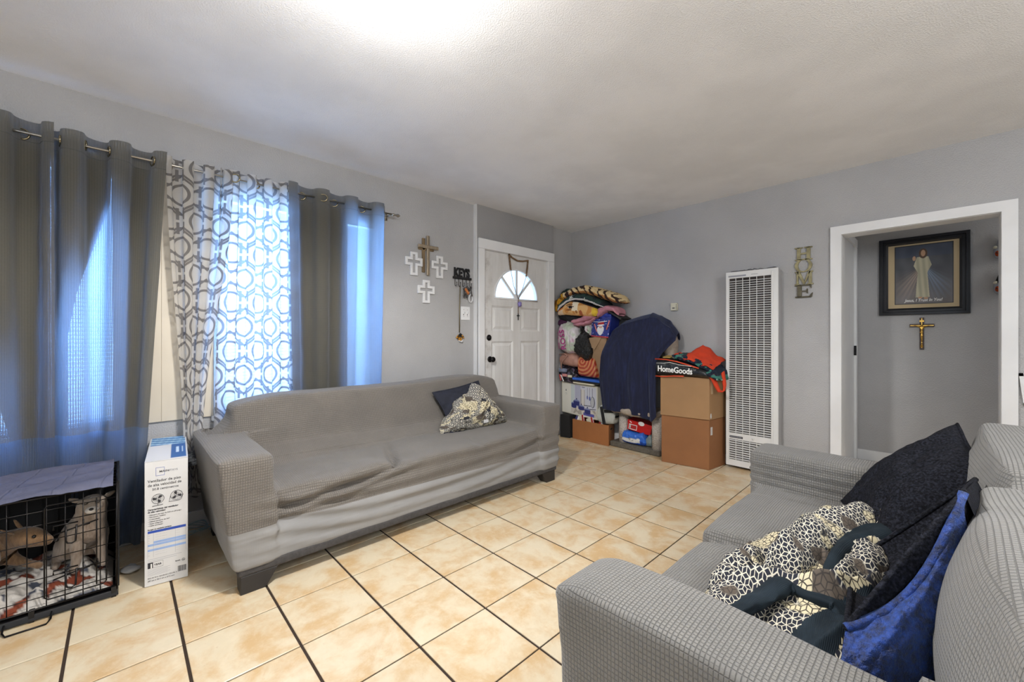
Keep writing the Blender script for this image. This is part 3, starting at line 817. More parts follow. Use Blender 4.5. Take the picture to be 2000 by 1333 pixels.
def blueside2(u, v):
    a = Vector((.035, 1.22, .84)).lerp(Vector((.07, 1.66, .77)), u); b = Vector((.09, 1.22, .46)).lerp(Vector((.12, 1.6, .46)), u)
    p = a.lerp(b, v); return p+Vector((.75, -.1, .3)).normalized()*.05*math.sin(PI*v)*math.sin(PI*(.15+.7*u))
grid(20, 20, blueside2, 'cover_side', FUZZ, t)
m = MB(); m.tube([Vector((-.125, 1.02, .585)).lerp(Vector((.035, 1.22, .84)), s)+Vector((.012, 0, -.050))*math.sin(PI*s) for s in np.linspace(0, 1, 14)], [.008]*14, 8); m.build('piping', BLUEF, t, True)

# crumpled throw on the loveseat seat
throw = thing('throw_blanket', (-.25, 1.5, .44), 'crumpled throw printed with cream and navy cubes on the loveseat seat', 'blanket')
PX = [(-.44, 1.10), (-.45, 1.58), (-.34, 1.84), (-.13, 2.10), (-.02, 2.06), (-.06, 1.55), (-.10, 1.10), (-.20, .99), (-.33, 1.0)]
def thr(u, v):
    # u: front (-x) to back, v: near (y small) to far
    y_ = lerp(.98, 2.10, v); xf_ = interp(y_, [.98, 1.12, 1.58, 1.84, 2.10], [-.36, -.445, -.46, -.36, -.15]); xb_ = interp(y_, [.98, 1.1, 1.5, 1.8, 2.10], [-.10, -.06, -.04, -.02, -.02])
    x_ = lerp(xf_, xb_, u)
    e = min(1, 5.5*min(u, 1-u, v, 1-v)); e = max(0, e)**.8
    base = .435+.012*G(y_, 1.22, .2)+.018*G(y_, 1.9, .2)
    q = rd(x_, y_, 0, 5.2, 31, 3)
    s_ = abs(math.sin((x_*1.2-y_*.75)*15+4*nz(x_, y_, 0, 3, 8)))
    s2 = abs(math.sin((x_*.5+y_)*11+4*nz(x_, y_, 0, 3.4, 18)))
    hgt = .020+.055*u+.045*(1-s_)**1.6+.035*(1-s2)**1.8+.05*(q-.5)
    z_ = base+max(.004, hgt)*e
    x_ += .014*nz(x_, y_, 1, 6, 4)*e**2; y_ += .014*nz(x_, y_, 2, 6, 5)*e**2
    return (x_, y_, z_)
NU, NV = 110, 210
Vt = [thr(i/NU, j/NV) for i in range(NU+1) for j in range(NV+1)]
UVt = [(i/NU*.5+.02*nz(*Vt[i*(NV+1)+j], 5), j/NV*1.2) for i in range(NU+1) for j in range(NV+1)]
F1 = []; F2 = []
for i in range(NU):
    for j in range(NV):
        a = i*(NV+1)+j; f = (a, a+NV+1, a+NV+2, a+1); x_, y_, z_ = Vt[a]
        # turned-back lining shows towards the back and along the near edge
        c = (x_*.9-y_*.42)+.45+.05*nz(x_, y_, 0, 4, 50)
        lin = (c > -.235 and y_ < 1.85 and x_ > -.33 and (abs(((c+.235) % .12)-.06) < .038)) or y_ < 1.07
        (F2 if lin else F1).append(f)
for nm, FF, mt in (('printed_side', F1, PATCHB), ('ribbed_lining', F2, LINING)):
    used = sorted({i for f in FF for i in f}); mp = {q: k for k, q in enumerate(used)}
    mesh_obj(nm, [Vt[i] for i in used], [tuple(mp[i] for i in f) for f in FF], mt, throw, True, [UVt[i] for i in used])

def fold_roll(name, mat, path, w_, h, lean=(0, 0), seed=0, n=60, k=26):
    P_ = [Vector(p) for p in path]; L_ = [0]
    for a, b in zip(P_[:-1], P_[1:]): L_.append(L_[-1]+(b-a).length)
    def at(s):
        s *= L_[-1]; c = [interp(s, L_, [p[q] for p in P_]) for q in range(3)]; return Vector(c)
    def fn(u, v):
        c = at(u); c = (at(max(0, u-.06))+at(min(1, u+.06))+c)/3; d_ = (at(min(1, u+.05))-at(max(0, u-.05))); d_.z = 0; d_.normalize(); nn = Vector((-d_.y, d_.x, 0))
        a = -.25*PI+1.5*PI*v; e = math.sin(PI*min(1, max(0, u*.94+.03)))**.4; q = nz(u*5, v*3, seed, 1.4)
        hh = h*(1+.35*q)*e; ww = w_*(1+.3*nz(u*4, 3, seed))*(.5+.5*e)
        p = c+nn*(-ww*math.cos(a))+Vector((0, 0, hh*(.45+.55*math.sin(a))))+nn*lean[0]*math.sin(a)*e
        return p+nn*.006*nz(u*20, v*8, seed)
    return grid(n, k, fn, name, mat, throw, lambda u, v: (v*(w_+h)*2.2, u*L_[-1]))
fold_roll('ribbed_lining_roll', LINING, [(-.20, 1.30, .475), (-.20, 1.42, .49), (-.185, 1.56, .495), (-.14, 1.72, .50), (-.09, 1.80, .50), (-.06, 1.74, .49), (-.065, 1.58, .475), (-.09, 1.40, .47), (-.15, 1.22, .455)], .026, .055, (.02,), 3)
fold_roll('ribbed_lining_roll', LINING, [(-.36, 1.05, .455), (-.31, 1.16, .475), (-.27, 1.25, .49), (-.21, 1.23, .48), (-.16, 1.25, .475), (-.115, 1.18, .46), (-.10, 1.08, .45)], .030, .050, (-.02,), 7)
fold_roll('printed_fold', PATCHB, [(-.31, 1.22, .48), (-.28, 1.40, .50), (-.25, 1.58, .51), (-.20, 1.74, .51), (-.13, 1.90, .50), (-.07, 1.93, .47)], .030, .085, (.03,), 5)
fold_roll('printed_fold', PATCHB, [(-.18, 1.24, .47), (-.15, 1.38, .49), (-.125, 1.52, .50), (-.11, 1.64, .49)], .030, .070, (.02,), 9)
fold_roll('printed_fold', PATCHB, [(-.42, 1.16, .445), (-.40, 1.30, .455), (-.37, 1.42, .46)], .03, .055, (.02,), 11)

# ------------------------------------------------------------------ curtains
RX, RZ = -3.03, 2.135
rod = thing('curtain_rod', (RX, .4, RZ), 'thin brushed metal curtain rod above the windows with a small finial', 'curtain rod')
m = MB(); m.tube([(RX, -1.3, RZ-.003), (RX, 1.57, RZ+.004)], .0065, 10); m.build('rod', CHROME, rod, True)
m = MB(); m.tube([(RX, 1.57, RZ+.004), (RX, 1.585, RZ+.004), (RX, 1.60, RZ+.004), (RX, 1.625, RZ+.004), (RX, 1.64, RZ+.004)], [.007, .012, .007, .014, .004], 12); m.build('finial', CHROME, rod, True)
for y in (.19, 1.56):
    m = MB(); m.tube([(XA, y, RZ), (RX, y, RZ-.004)], .005, 8); m.box(XA, XA+.006, y-.012, y+.012, RZ-.03, RZ+.03); m.build('bracket', CHROME, rod, True)
RING = M('bronze_eyelet', srgb(150, 140, 115), .25, 1)

def curtain(name, label, mat, ytop, ylow, zt, zb, folds, amp, seed, rings=(), cat='curtain', header=True, wrink=.010, mat_low=None, zsplit=.66, tied=None, group=None, sag=.012, nv=110, nu=150, x0=RX):
    """ytop(u), ylow(u): y of the fabric edge param at rod and hem; folds: number of waves"""
    th = thing(name, (x0, ytop(.5), 0), label, cat, group)
    W_ = abs(ytop(1)-ytop(0))*1.5
    def fn(u, v):
        z = lerp(zb, zt, v)
        t = 1-v; yy = lerp(ytop(u), ylow(u), t if tied is None else sst(0, 1, t))
        ph = folds(u)*2*PI
        a = amp*(1-.25*t)
        xx = x0+a*math.cos(ph)+.012*t*nz(u*4, v*2, seed)*3*.4
        yy += .012*math.sin(2*ph)*(1-.6*t)
        xx += wrink*(rd(u*3+seed, v*5, 0, 1.5, seed)-.5)*t**.5+.006*nz(u*9, v*14, seed, 1)
        if tied is not None: xx = lerp(xx, x0+.02, .8*sst(.55, 1, t))
        if v > .97: xx += 0; z += .004*math.sin(ph)
        return (max(xx, XA+.012), yy, z)
    uvf = lambda u, v: (u*W_, lerp(zb, zt, v))
    if mat_low is None: grid(nu, nv, fn, 'fabric', mat, th, uvf)
    else:
        vs = (zsplit-zb)/(zt-zb)
        grid(nu, int(nv*(1-vs)), lambda u, v: fn(u, lerp(vs, 1, v)), 'fabric', mat, th, lambda u, v: uvf(u, lerp(vs, 1, v)))
        grid(nu, max(8, int(nv*vs)), lambda u, v: fn(u, lerp(0, vs, v)), 'lower_panel', mat_low, th, lambda u, v: uvf(u, lerp(0, vs, v)))
    if header:  # stitched header band
        vb = 1-.10/(zt-zb)
        m_ = MB(); m_.tube([Vector(fn(u, vb))+Vector((.002, 0, 0)) for u in np.linspace(0, 1, nu)], .0012, 4); m_.build('stitching', mat, th)
    for uu in rings:
        vr = (RZ-zb)/(zt-zb); p = Vector(fn(uu, vr)); q = Vector(fn(min(1, uu+.01), vr)); dirn = (q-p).normalized(); 
        m_ = MB(); pts = []
        nn = Vector((-dirn.y, dirn.x, 0))
        for k in range(20):
            a = 2*PI*k/20; pts.append(p+nn*-.0+dirn*.024*math.cos(a)+Vector((.012, 0, 0))*math.cos(a)+Vector((0, 0, 1))*.024*math.sin(a))
        m_.tube(pts, .0045, 8, True); m_.build('eyelet', RING, th, True)
    return th
LINE = M('dark_grey_blackout_lining', srgb(96, 96, 98), .9); LINE.bump(LINE.noise(12, 3), .006, .6)
def lining(th, rows, seed, x0=-3.088):
    # rows: (z, y_left, y_right) from top to bottom
    zs = [r[0] for r in rows][::-1]; yl = [r[1] for r in rows][::-1]; yr = [r[2] for r in rows][::-1]
    def fn(u, v):
        z = lerp(zs[0], zs[-1], v); a, b = interp(z, zs, yl), interp(z, zs, yr); y = lerp(a, b, u)
        return (x0+.008*math.sin(y*48+seed), y, z)
    grid(50, 40, fn, 'blackout_lining', LINE, th, solid=.003)
L = lambda a, b: (lambda u: lerp(a, b, u))
cu0 = curtain('curtain', 'grey woven curtain panel at the far left edge behind the dog crate', CURT, L(-.95, -.235), L(-.95, -.232), 2.205, .05, L(0, 4), .038, 1, (.125, .375, .625, .86), mat_low=CURT2)
cu1 = curtain('curtain.001', 'grey woven curtain panel between the crate and the patterned sheer', CURT, L(-.262, .182), lambda u: interp(u, [0, .3, .7, 1], [-.262, -.12, .00, .075]), 2.19, .03, L(.5, 3.05), .042, 2, (.1, .3, .5, .9), mat_low=CURT2)
cu2 = curtain('curtain.002', 'grey woven curtain panel right of the sheer, beside the wall crosses', CURT, L(.815, 1.535), lambda u: interp(u, [0, .5, 1], [.845, 1.15, 1.49]), 2.20, .45, L(-.05, 3.4), .036, 3, (.14, .30, .44, .73), mat_low=CURT2, zsplit=.66)
lining(cu0, [(2.09, -.95, -.255), (1.55, -.95, -.258), (1.2, -.50, -.262), (.655, -.38, -.262)], 1)
lining(cu1, [(2.09, -.250, -.035), (1.88, -.250, -.040), (1.60, -.252, -.110), (1.38, -.252, -.165), (1.17, -.252, -.195), (.655, -.245, -.198)], 2)
lining(cu1, [(2.09, -.035, .165), (1.88, -.034, .165), (1.60, -.030, .165), (.655, -.028, .11)], 3)
lining(cu2, [(2.09, .82, 1.235), (1.2, .83, 1.235), (.655, .84, 1.235)], 4)
def sheer_low(u): return lerp(.262, .345, u)
s1 = curtain('sheer_curtain', 'white sheer with grey trellis print gathered into a knot beside the fan box', SHEER, L(.185, .50), sheer_low, 2.18, .47, L(0, 3.2), .026, 5, (.1,), 'curtain', False, .02, tied=True, nu=120)
curtain('sheer_curtain.001', 'white sheer with grey trellis print hanging straight behind the sofa', SHEER, L(.44, .84), L(.40, .86), 2.185, .50, L(.2, 4.6), .022, 8, (.18, .5, .93), 'curtain', False, .016, nu=120)
def tail(u, v):
    a = (v-.5)*2; wd_ = .03+.085*u; yy = .305+a*wd_+.03*u
    return (-3.01+.028*math.cos(a*9)*(.4+u), yy, .44-.20*u+.03*math.sin(a*7)*u)
grid(24, 60, tail, 'tail', SHEER, s1, lambda u, v: (v*.5, -u*.25))
KN = M('dark_printed_sheer_knot', srgb(112, 116, 124), .7); KN.base(KN.mix(KN.noise(26, 3, .6).ss(.42, .58), srgb(70, 76, 88), srgb(170, 178, 190)))
m = MB()
for k in range(4):
    zc = .425+.020*k; m.tube([(-3.01+.040*math.cos(a), .305+.042*math.sin(a), zc+.012*math.sin(a)) for a in np.linspace(0, 2*PI, 17)[:-1]], .014, 8, True)
m.build('knot', KN, s1, True)

# ------------------------------------------------------------------ fan box
fb = thing('fan_box', (-2.8, .15, 0), 'tall narrow white fan carton with blue print standing between crate and sofa', 'box')
A0 = Vector((-2.518, .079, .002)); B0 = Vector((-2.497, .234, .002)); dv = Vector((-.57, .045, 0))
xd = (B0-A0).normalized(); upz = Vector((0, 0, 1)); nf = xd.cross(upz)
BH = .572; BW = (B0-A0).length
def bx(a, b, h): return A0+xd*a+dv.normalized()*b+upz*h
D = dv.length
def blueprint(u, v):
    q = nz(u*3, v*6, 1, 3, 4)
    if u > .42: return srgb(60, 120, 190) if (q > -.1) else srgb(150, 195, 230)
    return srgb(214, 216, 220)
m = MB(); m.hexa([bx(0, 0, 0), bx(BW, 0, 0), bx(BW, D, 0), bx(0, D, 0), bx(0, 0, BH), bx(BW, 0, BH), bx(BW, D, BH), bx(0, D, BH)]); m.build('carton', PAPERW, fb, bevel=.002)
def topc(u, v):
    if v < .06 or u < .03 or u > .97: return srgb(212, 212, 212)
    if v > .62: return srgb(70, 130, 185) if math.sin(v*60+u*6) > -.3 else srgb(170, 205, 230)
    if u < .58: return srgb(216, 216, 218)
    if .72 < u < .78 and .25 < v < .5 or .85 < u < .9 and .25 < v < .5: return srgb(200, 220, 240)
    return srgb(40, 96, 160)
grid(40, 60, lambda u, v: bx(BW*u, D*v, BH+.0012), 'top_print', VCOL, fb, None, topc)
MB().hexa([bx(0, .0, BH+.001), bx(BW, .0, BH+.001), bx(BW, .006, BH+.001), bx(0, .006, BH+.001), bx(0, .0, BH+.003), bx(BW, .0, BH+.003), bx(BW, .006, BH+.003), bx(0, .006, BH+.003)]).build('flap_edge', PAPERW, fb)
def ft(s, size, u, z, mat=INK, bold=0., sx=1., align='LEFT'): return text(s, size, bx(BW*u, 0, z)+nf*.0006, xd, upz, mat, fb, 'print', align, .0004, sx, bold)
def frect(u0, u1, z0, z1, mat, off=.0003, name='print'):
    V = [bx(BW*u0, 0, z0)+nf*off, bx(BW*u1, 0, z0)+nf*off, bx(BW*u1, 0, z1)+nf*off, bx(BW*u0, 0, z1)+nf*off]
    return mesh_obj(name, V, [(0, 1, 2, 3)], mat, fb)
for a in ((.25, .45, .542, .5435), (.25, .45, .505, .5065), (.25, .258, .505, .5435), (.442, .45, .505, .5435)): frect(*a, INKB)
ft('MAIN', .0125, .33, .520, INK, .0001, 1.15); ft('STAYS', .0125, .535, .520, INKL, 0, 1.0)
ft('Ventilador de piso', .0178, .07, .478, INK, .0001, .90); ft('de alta velocidad de', .0172, .07, .459, INK, .0001, .88); ft('50.8 centimetros', .0150, .17, .440, INK, 0, .92)
for k, (u, z) in enumerate(((.30, .398), (.73, .402))):
    c = bx(BW*u, 0, z)+nf*.0008
    m = MB(); m.tube([c+xd*.022*math.cos(a)+upz*.022*math.sin(a) for a in np.linspace(0, 2*PI, 25)[:-1]], .0009, 4, True)
    m.tube([c+xd*.009*math.cos(a)+upz*.009*math.sin(a) for a in np.linspace(0, 2*PI, 13)[:-1]], .0005, 4, True)
    for a in np.linspace(0, 2*PI, 19)[:-1]: m.tube([c+(xd*math.cos(a)+upz*math.sin(a))*.005, c+(xd*math.cos(a)+upz*math.sin(a))*.022], .0003, 3)
    for a in (.5+k, 2.6+k, 4.7+k):
        e1 = xd*math.cos(a)+upz*math.sin(a); e2 = xd*math.cos(a+.8)+upz*math.sin(a+.8)
        n0 = len(m.v); m.v += [tuple(c), tuple(c+e1*.019+nf*.0002), tuple(c+(e1+e2)*.0105+nf*.0002), tuple(c+e2*.016+nf*.0002)]; m.f.append((n0, n0+1, n0+2, n0+3))
    if k == 0: m.tube([c-upz*.022, c-upz*.031], .0012, 4); m.tube([c-upz*.031-xd*.02, c-upz*.029+xd*.018], .0012, 4)
    else: m.tube([c+xd*.024, c-upz*.020+xd*.018, c-upz*.026+xd*.012, c-upz*.026-xd*.028, c-xd*.022], .0012, 4)
    m.build('fan_print', INK, fb, fix=False)
ft('Características del ventilador', .0105, .07, .349, INK, .0003, .88); ft('de alta velocidad', .0105, .07, .338, INK, .0003, .88)
for k, s in enumerate(('• Diámetro del aspa de 50.8 cm (20 pulg.)', '• Fabricación metálica', '• 3 velocidades', '• Cabezal giratorio de 360°', '• Aspas integradas', '• Cable enrollador')):
    ft(s, .0078, .08, .325-.0098*k, INK, 0, .9)
ft('Escoger un ventilador perfecto', .0075, .07, .258, INK, .0002, .9)
frect(.07, .95, .243, .2545, INKB)
for k in range(9):
    z = .232-.0115*k
    if k in (4, 6): frect(.07, .95, z-.003, z+.007, INKLB)
    if k in (3,): frect(.2, .95, z-.003, z+.007, INKLB)
    ft('▪▪▪'.replace('▪', '-'), .006, .08, z, INKL); ft('— — —  — —  — — —  —'.replace('—', '-'), .006, .25, z, INKL, 0, 1.1); ft('- - - -', .006, .72, z, INKL)
for q in (.07, .2, .70, .95): frect(q-.002, q+.002, .132, .243, INKL, .0004)
for k in range(2): frect(.07, .85-.12*k, .122-.008*k, .1232-.008*k, INKL)
frect(.07, .19, .082, .108, INK, .0004); ft('1', .026, .11, .0835, WINK, .0012); frect(.07, .42, .1075, .1085, INK); frect(.416, .42, .082, .108, INK); frect(.07, .42, .0815, .0825, INK)
ft('YEAR', .0115, .215, .091, INK, .0002, .95)
for k in range(6): frect(.07, .58-.06*(k % 2), .074-.0052*k, .0749-.0052*k, INKL)
ft('23.6 IN W x 10.4 IN D x 22.6 IN H', .0076, .07, .034, INK, 0, .95); ft('(60 cm x 26.5 cm x 57.5 cm)', .0082, .07, .022, INK, 0, 1)
ft('BLACK', .006, .70, .086, INK, .0002)
c = bx(BW*.89, 0, .088)+nf*.0006
m = MB(); m.tube([c+xd*.006*math.cos(a)+upz*.006*math.sin(a) for a in np.linspace(0, 2*PI, 13)[:-1]], .0006, 4, True); m.build('print', INK, fb)
ft('UL', .0065, .868, .0855, INK, .0002)
u = .76; random.seed(3)
while u < .95:
    w_ = random.choice((.004, .008, .012)); frect(u, u+w_, .035, .062, INK); u += w_+random.choice((.005, .008))

# ------------------------------------------------------------------ dog crate
CX0, CX1, CY0, CY1, CZ = -2.99, -2.535, -.74, -.012, .495
cr = thing('dog_crate', (-2.76, -.38, 0), 'black wire dog crate under the window with a cloth on top', 'crate')
def wires(name, segs, r, mat=DKMETAL):
    m = MB()
    for s in segs: m.tube(s, r, 5)
    return m.build(name, mat, cr, True, fix=False)
e = .0
frame = [[(CX1, CY0, z), (CX1, CY1, z)] for z in (.045, CZ)]+[[(CX0, CY0, z), (CX0, CY1, z)] for z in (.045, CZ)]+[[(x, y, .03), (x, y, CZ)] for x in (CX0, CX1) for y in (CY0, CY1)]+[[(CX0, y, z), (CX1, y, z)] for y in (CY0, CY1) for z in (.045, CZ)]
wires('frame', frame, .0042)
seg = []
ys = [CY1-.052*k for k in range(1, 14)]; hz = [.09, .165, .24, .315, .385, .44]
for y in ys: seg.append([(CX1, y, .045), (CX1, y, CZ)])
for z in hz: seg.append([(CX1, CY0, z), (CX1, CY1, z)])
wires('front_grid', seg, .0019)
seg = []
for x in np.linspace(CX0, CX1, 11)[1:-1]: seg.append([(x, CY1, .045), (x, CY1, CZ)])
for z in hz: seg.append([(CX0, CY1, z), (CX1, CY1, z)])
wires('side_grid', seg, .0019)
seg = []
for y in ys: seg.append([(CX0, y, .045), (CX0, y, CZ)]); seg.append([(CX0, y, CZ), (CX1, y, CZ)])
for z in hz: seg.append([(CX0, CY0, z), (CX0, CY1, z)])
for x in np.linspace(CX0, CX1, 9)[1:-1]: seg.append([(x, CY0, CZ), (x, CY1, CZ)]); seg.append([(x, CY0, .045), (x, CY0, CZ)])
wires('back_and_top_grid', seg, .0019)
cov = MB(); cov.box(CX0-.006, CX1-.05, CY1+.003, CY1+.008, .02, CZ+.004); cov.box(CX0-.010, CX0-.005, CY0, CY1+.006, .02, CZ+.004); cov.build('black_cover', BLACKM, cr)
dx_ = CX1+.008
dr = MB(); dr.tube([(dx_, -.045, .085), (dx_, -.045, .45), (dx_, -.055, .46), (dx_, -.215, .46), (dx_, -.225, .45), (dx_, -.225, .085), (dx_, -.215, .075), (dx_, -.055, .075)], .0028, 6, True)
dr.tube([(dx_, -.075, .08), (dx_, -.075, .455)], .0026, 5)
gate = dr.build('gate', DKMETAL, cr, True)
for zz in (.30, .115):
    m = MB(); m.tube([(dx_+.004, -.13, zz+.07), (dx_+.006, -.20, zz+.072), (dx_+.006, -.20, zz+.055)], .003, 6)
    m.tube([(dx_+.007, -.165, zz+.06), (dx_+.010, -.165, zz), (dx_+.012, -.160, zz-.008), (dx_+.012, -.148, zz-.012), (dx_+.012, -.137, zz-.006), (dx_+.010, -.134, zz+.062)], .0034, 6)
    m.tube([(dx_+.004, -.20, zz+.035), (dx_+.004, -.07, zz+.062)], .003, 6); m.tube([(dx_, -.115, zz+.075), (dx_+.005, -.115, zz+.050), (dx_+.003, -.095, zz+.052)], .003, 6)
    m.build('slide_latch', DKMETAL, gate, True)
m = MB()
m.hexa([(CX0+.01, CY0+.01, .006), (CX1+.012, CY0+.01, .006), (CX1+.012, CY1+.006, .006), (CX0+.01, CY1+.006, .006), (CX0+.01, CY0+.01, .026), (CX1+.004, CY0+.01, .03), (CX1+.004, CY1, .03), (CX0+.01, CY1, .026)])
m.build('tray', BLACKP, cr, bevel=.003)
m = MB(); m.tube([(CX1, -.205, .022), (CX1+.045, -.205, .010), (CX1+.066, -.215, .004), (CX1+.066, -.32, .004), (CX1+.045, -.33, .010), (CX1, -.33, .022)], .0034, 6); m.build('handle', DKMETAL, cr, True)
for y in (CY0+.01, CY1-.01, -.26): MB().box(CX1-.02, CX1+.008, y-.008, y+.008, .0, .045).build('foot', BLACKP, cr)
def topcloth(u, v):
    x_ = lerp(CX0-.005, CX1+.012, u); y_ = lerp(CY0-.1, CY1-.012, v)
    z_ = CZ+.019+.004*math.sin(x_*40+y_*18)+.006*nz(x_, y_, 0, 16, 3)+.004*nz(x_, y_, 0, 40, 3)
    if u > .96: z_ -= .012*(u-.96)/.04
    return (x_, y_, z_)
CLOTH = M('lavender_grey_cloth', srgb(94, 95, 114), .8); CLOTH.var(.12, 5)
yy_ = CLOTH.xyz()[1]; xx_ = CLOTH.xyz()[0]; CLOTH.bump(((yy_*7.+xx_*1.2).fract()-.5).abs().ss(.0, .05), .004, .8); CLOTH.bump(CLOTH.noise(14, 4), .01, .6)
tc_ = grid(40, 80, topcloth, 'crate_cloth', CLOTH, None); tag(tc_, 'lavender grey quilted cloth lying on top of the dog crate', 'cloth')
bl_ = thing('pet_blanket', (-2.76, -.38, .03), 'white blanket with orange and dark print bunched inside the dog crate', 'blanket')
def pb(u, v):
    x_ = lerp(CX0+.02, CX1-.012, u); y_ = lerp(CY0+.02, CY1-.014, v); q = rd(x_, y_, 0, 9, 6)-.5
    e = min(1, 10*min(u, 1-u, v, 1-v))
    return (x_, y_, .036+.05*(1-u)*e+(.055*q+.02+.02*abs(math.sin(y_*20+x_*12)))*e)
def pbc(u, v):
    a = nz(u*4, v*7, 1, 1.6, 9); b = nz(u*4, v*7, 5, 2.5, 2)
    if a > .30: return srgb(126, 60, 38)
    if a > .24: return srgb(60, 24, 26)
    if b > .3: return srgb(70, 74, 86)
    return srgb(196, 190, 182)
grid(50, 90, pb, 'cloth', VCLOTH, bl_, None, pbc)

# dogs: one continuous skinned body each
def fur(name, c1, c2, c3):
    m = M(name, c1, .9); m.b.inputs['Sheen Weight'].default_value = .3
    a = m.noise(5, 3).ss(.4, .6); b = m.noise(90, 3, .6, stretch=(1, 1, .3)).ss(.3, .75)
    m.base(m.mix(b*.5, m.mix(a, c1, c2), c3)); m.bump(m.noise(140, 3, .7, stretch=(1, 1, .3)), .003, 1); return m
def skin_body(name, chains, parent, mat):
    """chains: list of lists of (pos, radius); the first point of a later chain may be an index into existing points"""
    V = []; R_ = []; E_ = []
    for ch in chains:
        prev = None
        for it in ch:
            if isinstance(it, int): prev = it; continue
            V.append(it[0]); R_.append(it[1]); k = len(V)-1
            if prev is not None: E_.append((prev, k))
            prev = k
    me = bpy.data.meshes.new(name); off = parent_base(parent)
    me.from_pydata([tuple(Vector(v)-off) for v in V], E_, []); o = bpy.data.objects.new(name, me); C.objects.link(o)
    md = o.modifiers.new('s', 'SKIN'); md.use_smooth_shade = True
    for k, r in enumerate(R_):
        sv = me.skin_vertices[0].data[k]; sv.radius = (r, r) if not isinstance(r, tuple) else r; sv.use_root = (k == 0)
    md = o.modifiers.new('d', 'SUBSURF'); md.levels = 2; md.render_levels = 2
    dg = bpy.context.evaluated_depsgraph_get(); m2 = bpy.data.meshes.new_from_object(o.evaluated_get(dg)); bpy.data.objects.remove(o)
    m2.name = name; m2.materials.clear(); m2.materials.append(mat.m)
    for p in m2.polygons: p.use_smooth = True
    o = bpy.data.objects.new(name, m2); C.objects.link(o); o.parent = parent; return o
FUR1 = fur('pale_grey_tan_fur', srgb(158, 142, 126), srgb(116, 98, 82), srgb(178, 164, 150))
FUR2 = fur('tan_brown_fur', srgb(132, 100, 68), srgb(84, 62, 44), srgb(150, 120, 86))
NOSE = M('black_dog_nose', srgb(20, 16, 16), .3); WMUZ = fur('cream_muzzle_fur', srgb(226, 218, 208), srgb(206, 196, 184), srgb(235, 230, 222))
def ear(base, tip, w_, d, parent, mat):
    base = Vector(base); tip = Vector(tip); wv = Vector(w_); d = Vector(d)
    V = [base-wv, base+wv, base+d, tip, base-wv*.6+(tip-base)*.55, base+wv*.7+(tip-base)*.5, base+d*.6+(tip-base)*.5]
    F = [(0, 4, 6, 2), (4, 3, 6), (2, 6, 5, 1), (6, 3, 5), (0, 1, 5, 4), (4, 5, 3), (0, 2, 1)]
    o = mesh_obj('ear', V, F, mat, parent, True); md = o.modifiers.new('s', 'SUBSURF'); md.levels = md.render_levels = 1
dog = thing('dog', (-2.74, -.12, .075), 'small pale dog sitting upright with closed eyes behind the crate door', 'dog')
ZG = .085
skin_body('body', [
    [((-2.86, -.16, ZG+.065), .062), ((-2.82, -.14, ZG+.12), .074), ((-2.76, -.112, ZG+.175), .068), ((-2.735, -.10, ZG+.235), .052), ((-2.72, -.095, ZG+.288), .060), ((-2.70, -.095, ZG+.302), .050), ((-2.672, -.095, ZG+.292), .028), ((-2.655, -.095, ZG+.286), .020)],
    [2, ((-2.715, -.140, ZG+.13), .034), ((-2.70, -.142, ZG+.075), .022), ((-2.695, -.150, ZG+.018), .014), ((-2.672, -.150, ZG+.010), .014)],
    [2, ((-2.715, -.070, ZG+.13), .034), ((-2.70, -.066, ZG+.075), .022), ((-2.695, -.056, ZG+.018), .014), ((-2.672, -.056, ZG+.010), .014)],
    [0, ((-2.80, -.205, ZG+.06), .036), ((-2.83, -.215, ZG+.022), .018), ((-2.785, -.215, ZG+.010), .013)],
    [0, ((-2.80, -.085, ZG+.06), .036), ((-2.83, -.06, ZG+.022), .018), ((-2.785, -.055, ZG+.010), .013)],
    [0, ((-2.91, -.17, ZG+.04), .014), ((-2.93, -.22, ZG+.03), .009)]], dog, FUR1)
m = MB(); m.ell((-2.632, -.095, ZG+.294), (.006, .008, .006)); m.build('nose', NOSE, dog, True)
m = MB(); m.ell((-2.655, -.095, ZG+.284), (.026, .022, .015)); m.build('muzzle', WMUZ, dog, True)
for s in (-1, 1):
    ear((-2.735, -.095+s*.038, ZG+.310), (-2.76, -.095+s*.092, ZG+.335), (.004, s*.018, -.022), (.022, s*.0, 0), dog, FUR1)
    m = MB(); m.tube([(-2.662, -.095+s*.012, ZG+.316), (-2.655, -.095+s*.021, ZG+.313), (-2.662, -.095+s*.030, ZG+.317)], .0022, 5); m.build('eyelid', NOSE, dog, True)
dog2 = thing('dog', (-2.80, -.36, .075), 'tan dog standing at the left of the crate, head lowered', 'dog')
skin_body('body', [
    [((-2.90, -.62, ZG+.16), .058), ((-2.86, -.53, ZG+.17), .066), ((-2.80, -.42, ZG+.17), .068), ((-2.76, -.345, ZG+.185), .048), ((-2.735, -.30, ZG+.205), .050), ((-2.715, -.265, ZG+.195), .042), ((-2.695, -.235, ZG+.180), .024), ((-2.685, -.215, ZG+.172), .016)],
    [2, ((-2.735, -.395, ZG+.10), .026), ((-2.71, -.385, ZG+.055), .017), ((-2.705, -.380, ZG+.015), .014), ((-2.685, -.372, ZG+.010), .014)],
    [2, ((-2.80, -.345, ZG+.10), .026), ((-2.77, -.30, ZG+.075), .017), ((-2.735, -.265, ZG+.07), .015), ((-2.715, -.250, ZG+.062), .015)],
    [0, ((-2.86, -.655, ZG+.10), .036), ((-2.89, -.68, ZG+.05), .018), ((-2.87, -.67, ZG+.010), .014)],
    [0, ((-2.94, -.60, ZG+.10), .036), ((-2.96, -.62, ZG+.05), .018), ((-2.94, -.60, ZG+.010), .014)],
    [0, ((-2.93, -.68, ZG+.19), .014), ((-2.95, -.70, ZG+.25), .009)]], dog2, FUR2)
